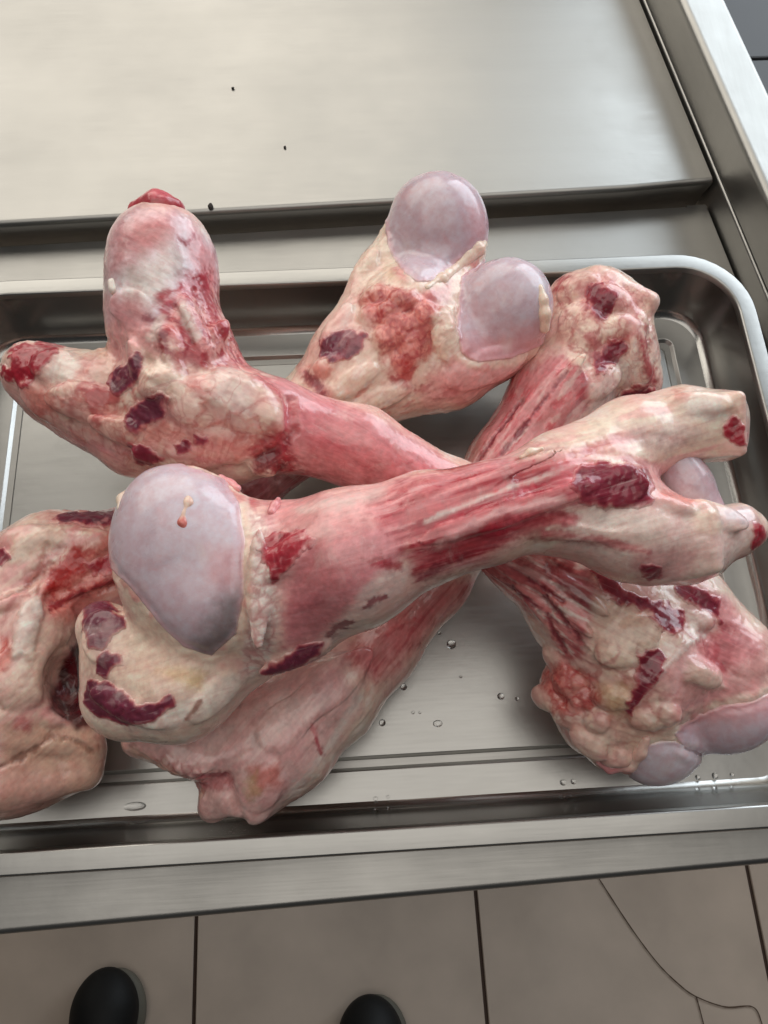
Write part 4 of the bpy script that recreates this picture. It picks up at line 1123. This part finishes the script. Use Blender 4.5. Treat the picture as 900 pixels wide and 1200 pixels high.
k.part("muscle_scrap", 'purple', [(115, 772), (128, 765), (143, 768), (142, 778), (130, 782), (124, 792), (117, 788)], .7, 2.2, 3, .08)
k.part("muscle_scrap", 'purple', [(99, 822), (104, 798), (128, 802), (150, 817), (165, 829), (200, 817), (202, 826), (178, 844), (151, 849), (133, 844), (108, 832)], .9, 2.5, 3, .08)
k.part("muscle_scrap", 'maroon', [(754, 664), (764, 659), (774, 664), (773, 677), (762, 680), (755, 675)], .5, 2.5, 3, .2)
k.finish("bone_body", M_TISSUE, bD)
bit("cartilage", bD, Shape(.012, None).chain([(792, 540, .146, 22), (806, 566, .143, 23), (826, 597, .138, 22)], .01), 'lilac', seed=34, mat=M_CART)
SD = [s]
bit("fat_shred", bD, on(SD, [(219, 578, -1, 4), (221, 590, -1, 6), (216, 602, -1, 4), (214, 613, -1, 6), (221, 626, -1, 3)]), 'salmon', .0008, seed=35, ops=lambda s: s.paint('cream', [(205, 570), (240, 570), (240, 608), (205, 604)], .8, 5, 3))
bit("fat_shred", bD, on(SD, [(147, 572, 2, 4), (142, 584, 3, 7), (141, 596, 3, 4)]), 'cream', .0008, seed=36)
bit("fat_shred", bD, on(SD, [(318, 600, 0, 5), (322, 592, 6, 4), (326, 584, 12, 3)]), 'pink', .0008, seed=37)
bit("fat_shred", bD, on(SD, [(262, 556, 1, 5), (276, 558, 2, 5), (285, 560, 5, 4)]), 'pink', .0008, seed=38)
bit("fat_shred", bD, on(SD, [(612, 536, 1, 3), (622, 530, 3, 4), (634, 526, 1, 3)]), 'cream', .0008, seed=39)
# ------------------------------------------------------------------ shoes on the floor below
M_SHOE = plain("shoe_black", (14, 14, 14), 0.6, 0.3, (40, 0.3), 0.1)
M_SOLE = plain("shoe_sole", (96, 92, 82), 0.6, 0.3, (30, 0.2))
def shoe(u, v, ang, label):
    """toe tip at photo position (u, v); the shoe runs back under the photographer"""
    tip = P(u, v, FLOOR_Z + 0.03); a = math.radians(ang)
    f = np.array([math.sin(a), math.cos(a), 0]); r = np.array([f[1], -f[0], 0]); up = np.array([0, 0, 1.0])
    o = empty("shoe", (tip - f * 0.15) * np.array([1, 1, 0]) + np.array([0, 0, FLOOR_Z]))
    tag(o, label, "shoe", "black shoes on the tiled floor")
    def at(b, s, z): return np.array([tip[0], tip[1], FLOOR_Z]) - f * b + r * s + up * z
    R = np.stack([f, r, up])
    for nm, mat, g, zz in (("sole", M_SOLE, 0.004, None), ("upper", M_SHOE, 0.0, 1)):
        s = Shape(0.03, None)
        if zz is None:
            s.ell(at(.064, .010, .014), R, (.058, .0450, .016)); s.ell(at(.22, 0, .014), R, (.075, .040, .016)); s.cone(at(.07, .0, .012), .014, at(.22, 0, .012), .014, .05)
        else:
            s.ell(at(.060, .000, .032), R, (.058, .0455, .030)); s.cone(at(.06, 0, .035), .034, at(.15, 0, .062), .036); s.cone(at(.15, 0, .055), .036, at(.245, 0, .055), .034)
        V, F, Nn, _ = s.mesh(0.0045)
        link(nm, mesh_np(nm, V, F, True), mat, o)
shoe(128, 1131, 2, "black shoe toe with a pale sole edge on the tiles, the left one of two")
shoe(432, 1163, 0, "black shoe toe just showing on the tiles, the right one of two")

# ------------------------------------------------------------------ water drops in the tray, crumbs on the panel
m, nt, b = new_mat("water"); b.inputs["Base Color"].default_value = (1, 1, 1, 1); b.inputs["Transmission Weight"].default_value = 1.0; b.inputs["Roughness"].default_value = 0.03; b.inputs["IOR"].default_value = 1.33
M_WATER = m
def drop(u, v, z, r, label, hfac=0.45, sx=1.0):
    p = P(u, v, z); R = r / FPX * depth(p)
    bm = bmesh.new(); bmesh.ops.create_uvsphere(bm, u_segments=18, v_segments=10, radius=1.0)
    bmesh.ops.bisect_plane(bm, geom=bm.verts[:] + bm.edges[:] + bm.faces[:], plane_co=(0, 0, 0), plane_no=(0, 0, -1), clear_outer=True)
    bmesh.ops.holes_fill(bm, edges=bm.edges)
    bmesh.ops.scale(bm, verts=bm.verts, vec=(R * sx, R, R * hfac * 2))
    me = bpy.data.meshes.new("water_drop"); bm.to_mesh(me); bm.free()
    me.polygons.foreach_set("use_smooth", np.ones(len(me.polygons), bool)); me.materials.append(M_WATER); me.set_sharp_from_angle(angle=1.2)
    o = bpy.data.objects.new("water_drop", me); COL.objects.link(o); o.location = (p[0], p[1], z + 0.0001)
    tag(o, label, "water drop", "water drops in the tray")
drop(529, 755, .0006, 5.5, "largest round clear water drop on the tray base, just below the topmost bone")
drop(473, 805, .0006, 4, "small clear water drop left of the middle of the bare tray base")
drop(448, 847, .0006, 4, "clear water drop ending a short row on the tray base by the bone's edge")
drop(513, 848, .0006, 4, "flat clear water drop on the tray base close to the front groove", .3, 1.4)
drop(587, 816, .0006, 4, "clear water drop on the right part of the bare tray base beside a smaller one", .4, 1.1)
for u, v, r, lab in ((606, 819, 2.5, "tiny water speck just right of the clear drop on the right of the tray base"), (436, 847, 2, "tiny water speck in the middle of the short row by the pale bone end"), (428, 846, 1.6, "tiny water speck starting the short row by the pale bone end, at its left"),
        (484, 835, 2, "left one of two tiny water specks side by side above the flat drop"), (492, 835, 1.7, "right one of two tiny water specks side by side above the flat drop"),
        (515, 742, 2, "tiny water speck above left of the largest drop under the topmost bone"), (540, 793, 1.8, "lone tiny water speck in the middle of the tray base below the largest drop")):
    drop(u, v, .0006, r, lab)
drop(158, 945, .0003, 5, "long wobbly water drop by the front wall below the left bones", .25, 2.6)
for u, v, r, lab in ((660, 917, 3.5, "left one of two glinting drops at the tray's front edge left of the knuckle"), (672, 916, 3, "right one of two glinting drops at the tray's front edge left of the knuckle"),
        (818, 911, 3, "leftmost glinting drop of three at the tray's front edge right of the knuckle"), (838, 909, 3.5, "middle glinting drop of three at the tray's front edge right of the knuckle"), (858, 908, 2.5, "rightmost glinting drop of three at the tray's front edge right of the knuckle"),
        (440, 936, 2.5, "left one of two small drops at the front edge right of the pale bone end"), (455, 934, 2, "right one of two small drops at the front edge right of the pale bone end")):
    drop(u, v, .0004, r, lab, .45)
M_CRUMB = plain("crumb_dark", (46, 40, 36), 0.8, 0.3)
def crumb(u, v, r, label, tall=1.0):
    z = PZ + 0.0002; p = P(u, v, z); R = r / FPX * depth(p)
    bm = bmesh.new(); bmesh.ops.create_icosphere(bm, subdivisions=2, radius=1.0)
    for w in bm.verts: w.co *= 0.8 + 0.4 * rnd.random()
    bmesh.ops.scale(bm, verts=bm.verts, vec=(R, R * tall, R * 0.6)); bmesh.ops.translate(bm, verts=bm.verts, vec=(p[0], p[1], z + R * 0.5))
    me = bpy.data.meshes.new("crumb"); bm.to_mesh(me); bm.free(); me.materials.append(M_CRUMB)
    o = bpy.data.objects.new("crumb", me); COL.objects.link(o); tag(o, label, "crumb", "dark crumbs on the back panel")
crumb(247, 243, 3.2, "largest dark crumb at the front edge of the back panel beside the red nub", 1.5)
crumb(273, 104, 1.8, "small dark crumb in the far middle of the back panel", .8)
crumb(334, 173, 1.5, "thin dark crumb on the back panel, the rightmost of three", 1.6)
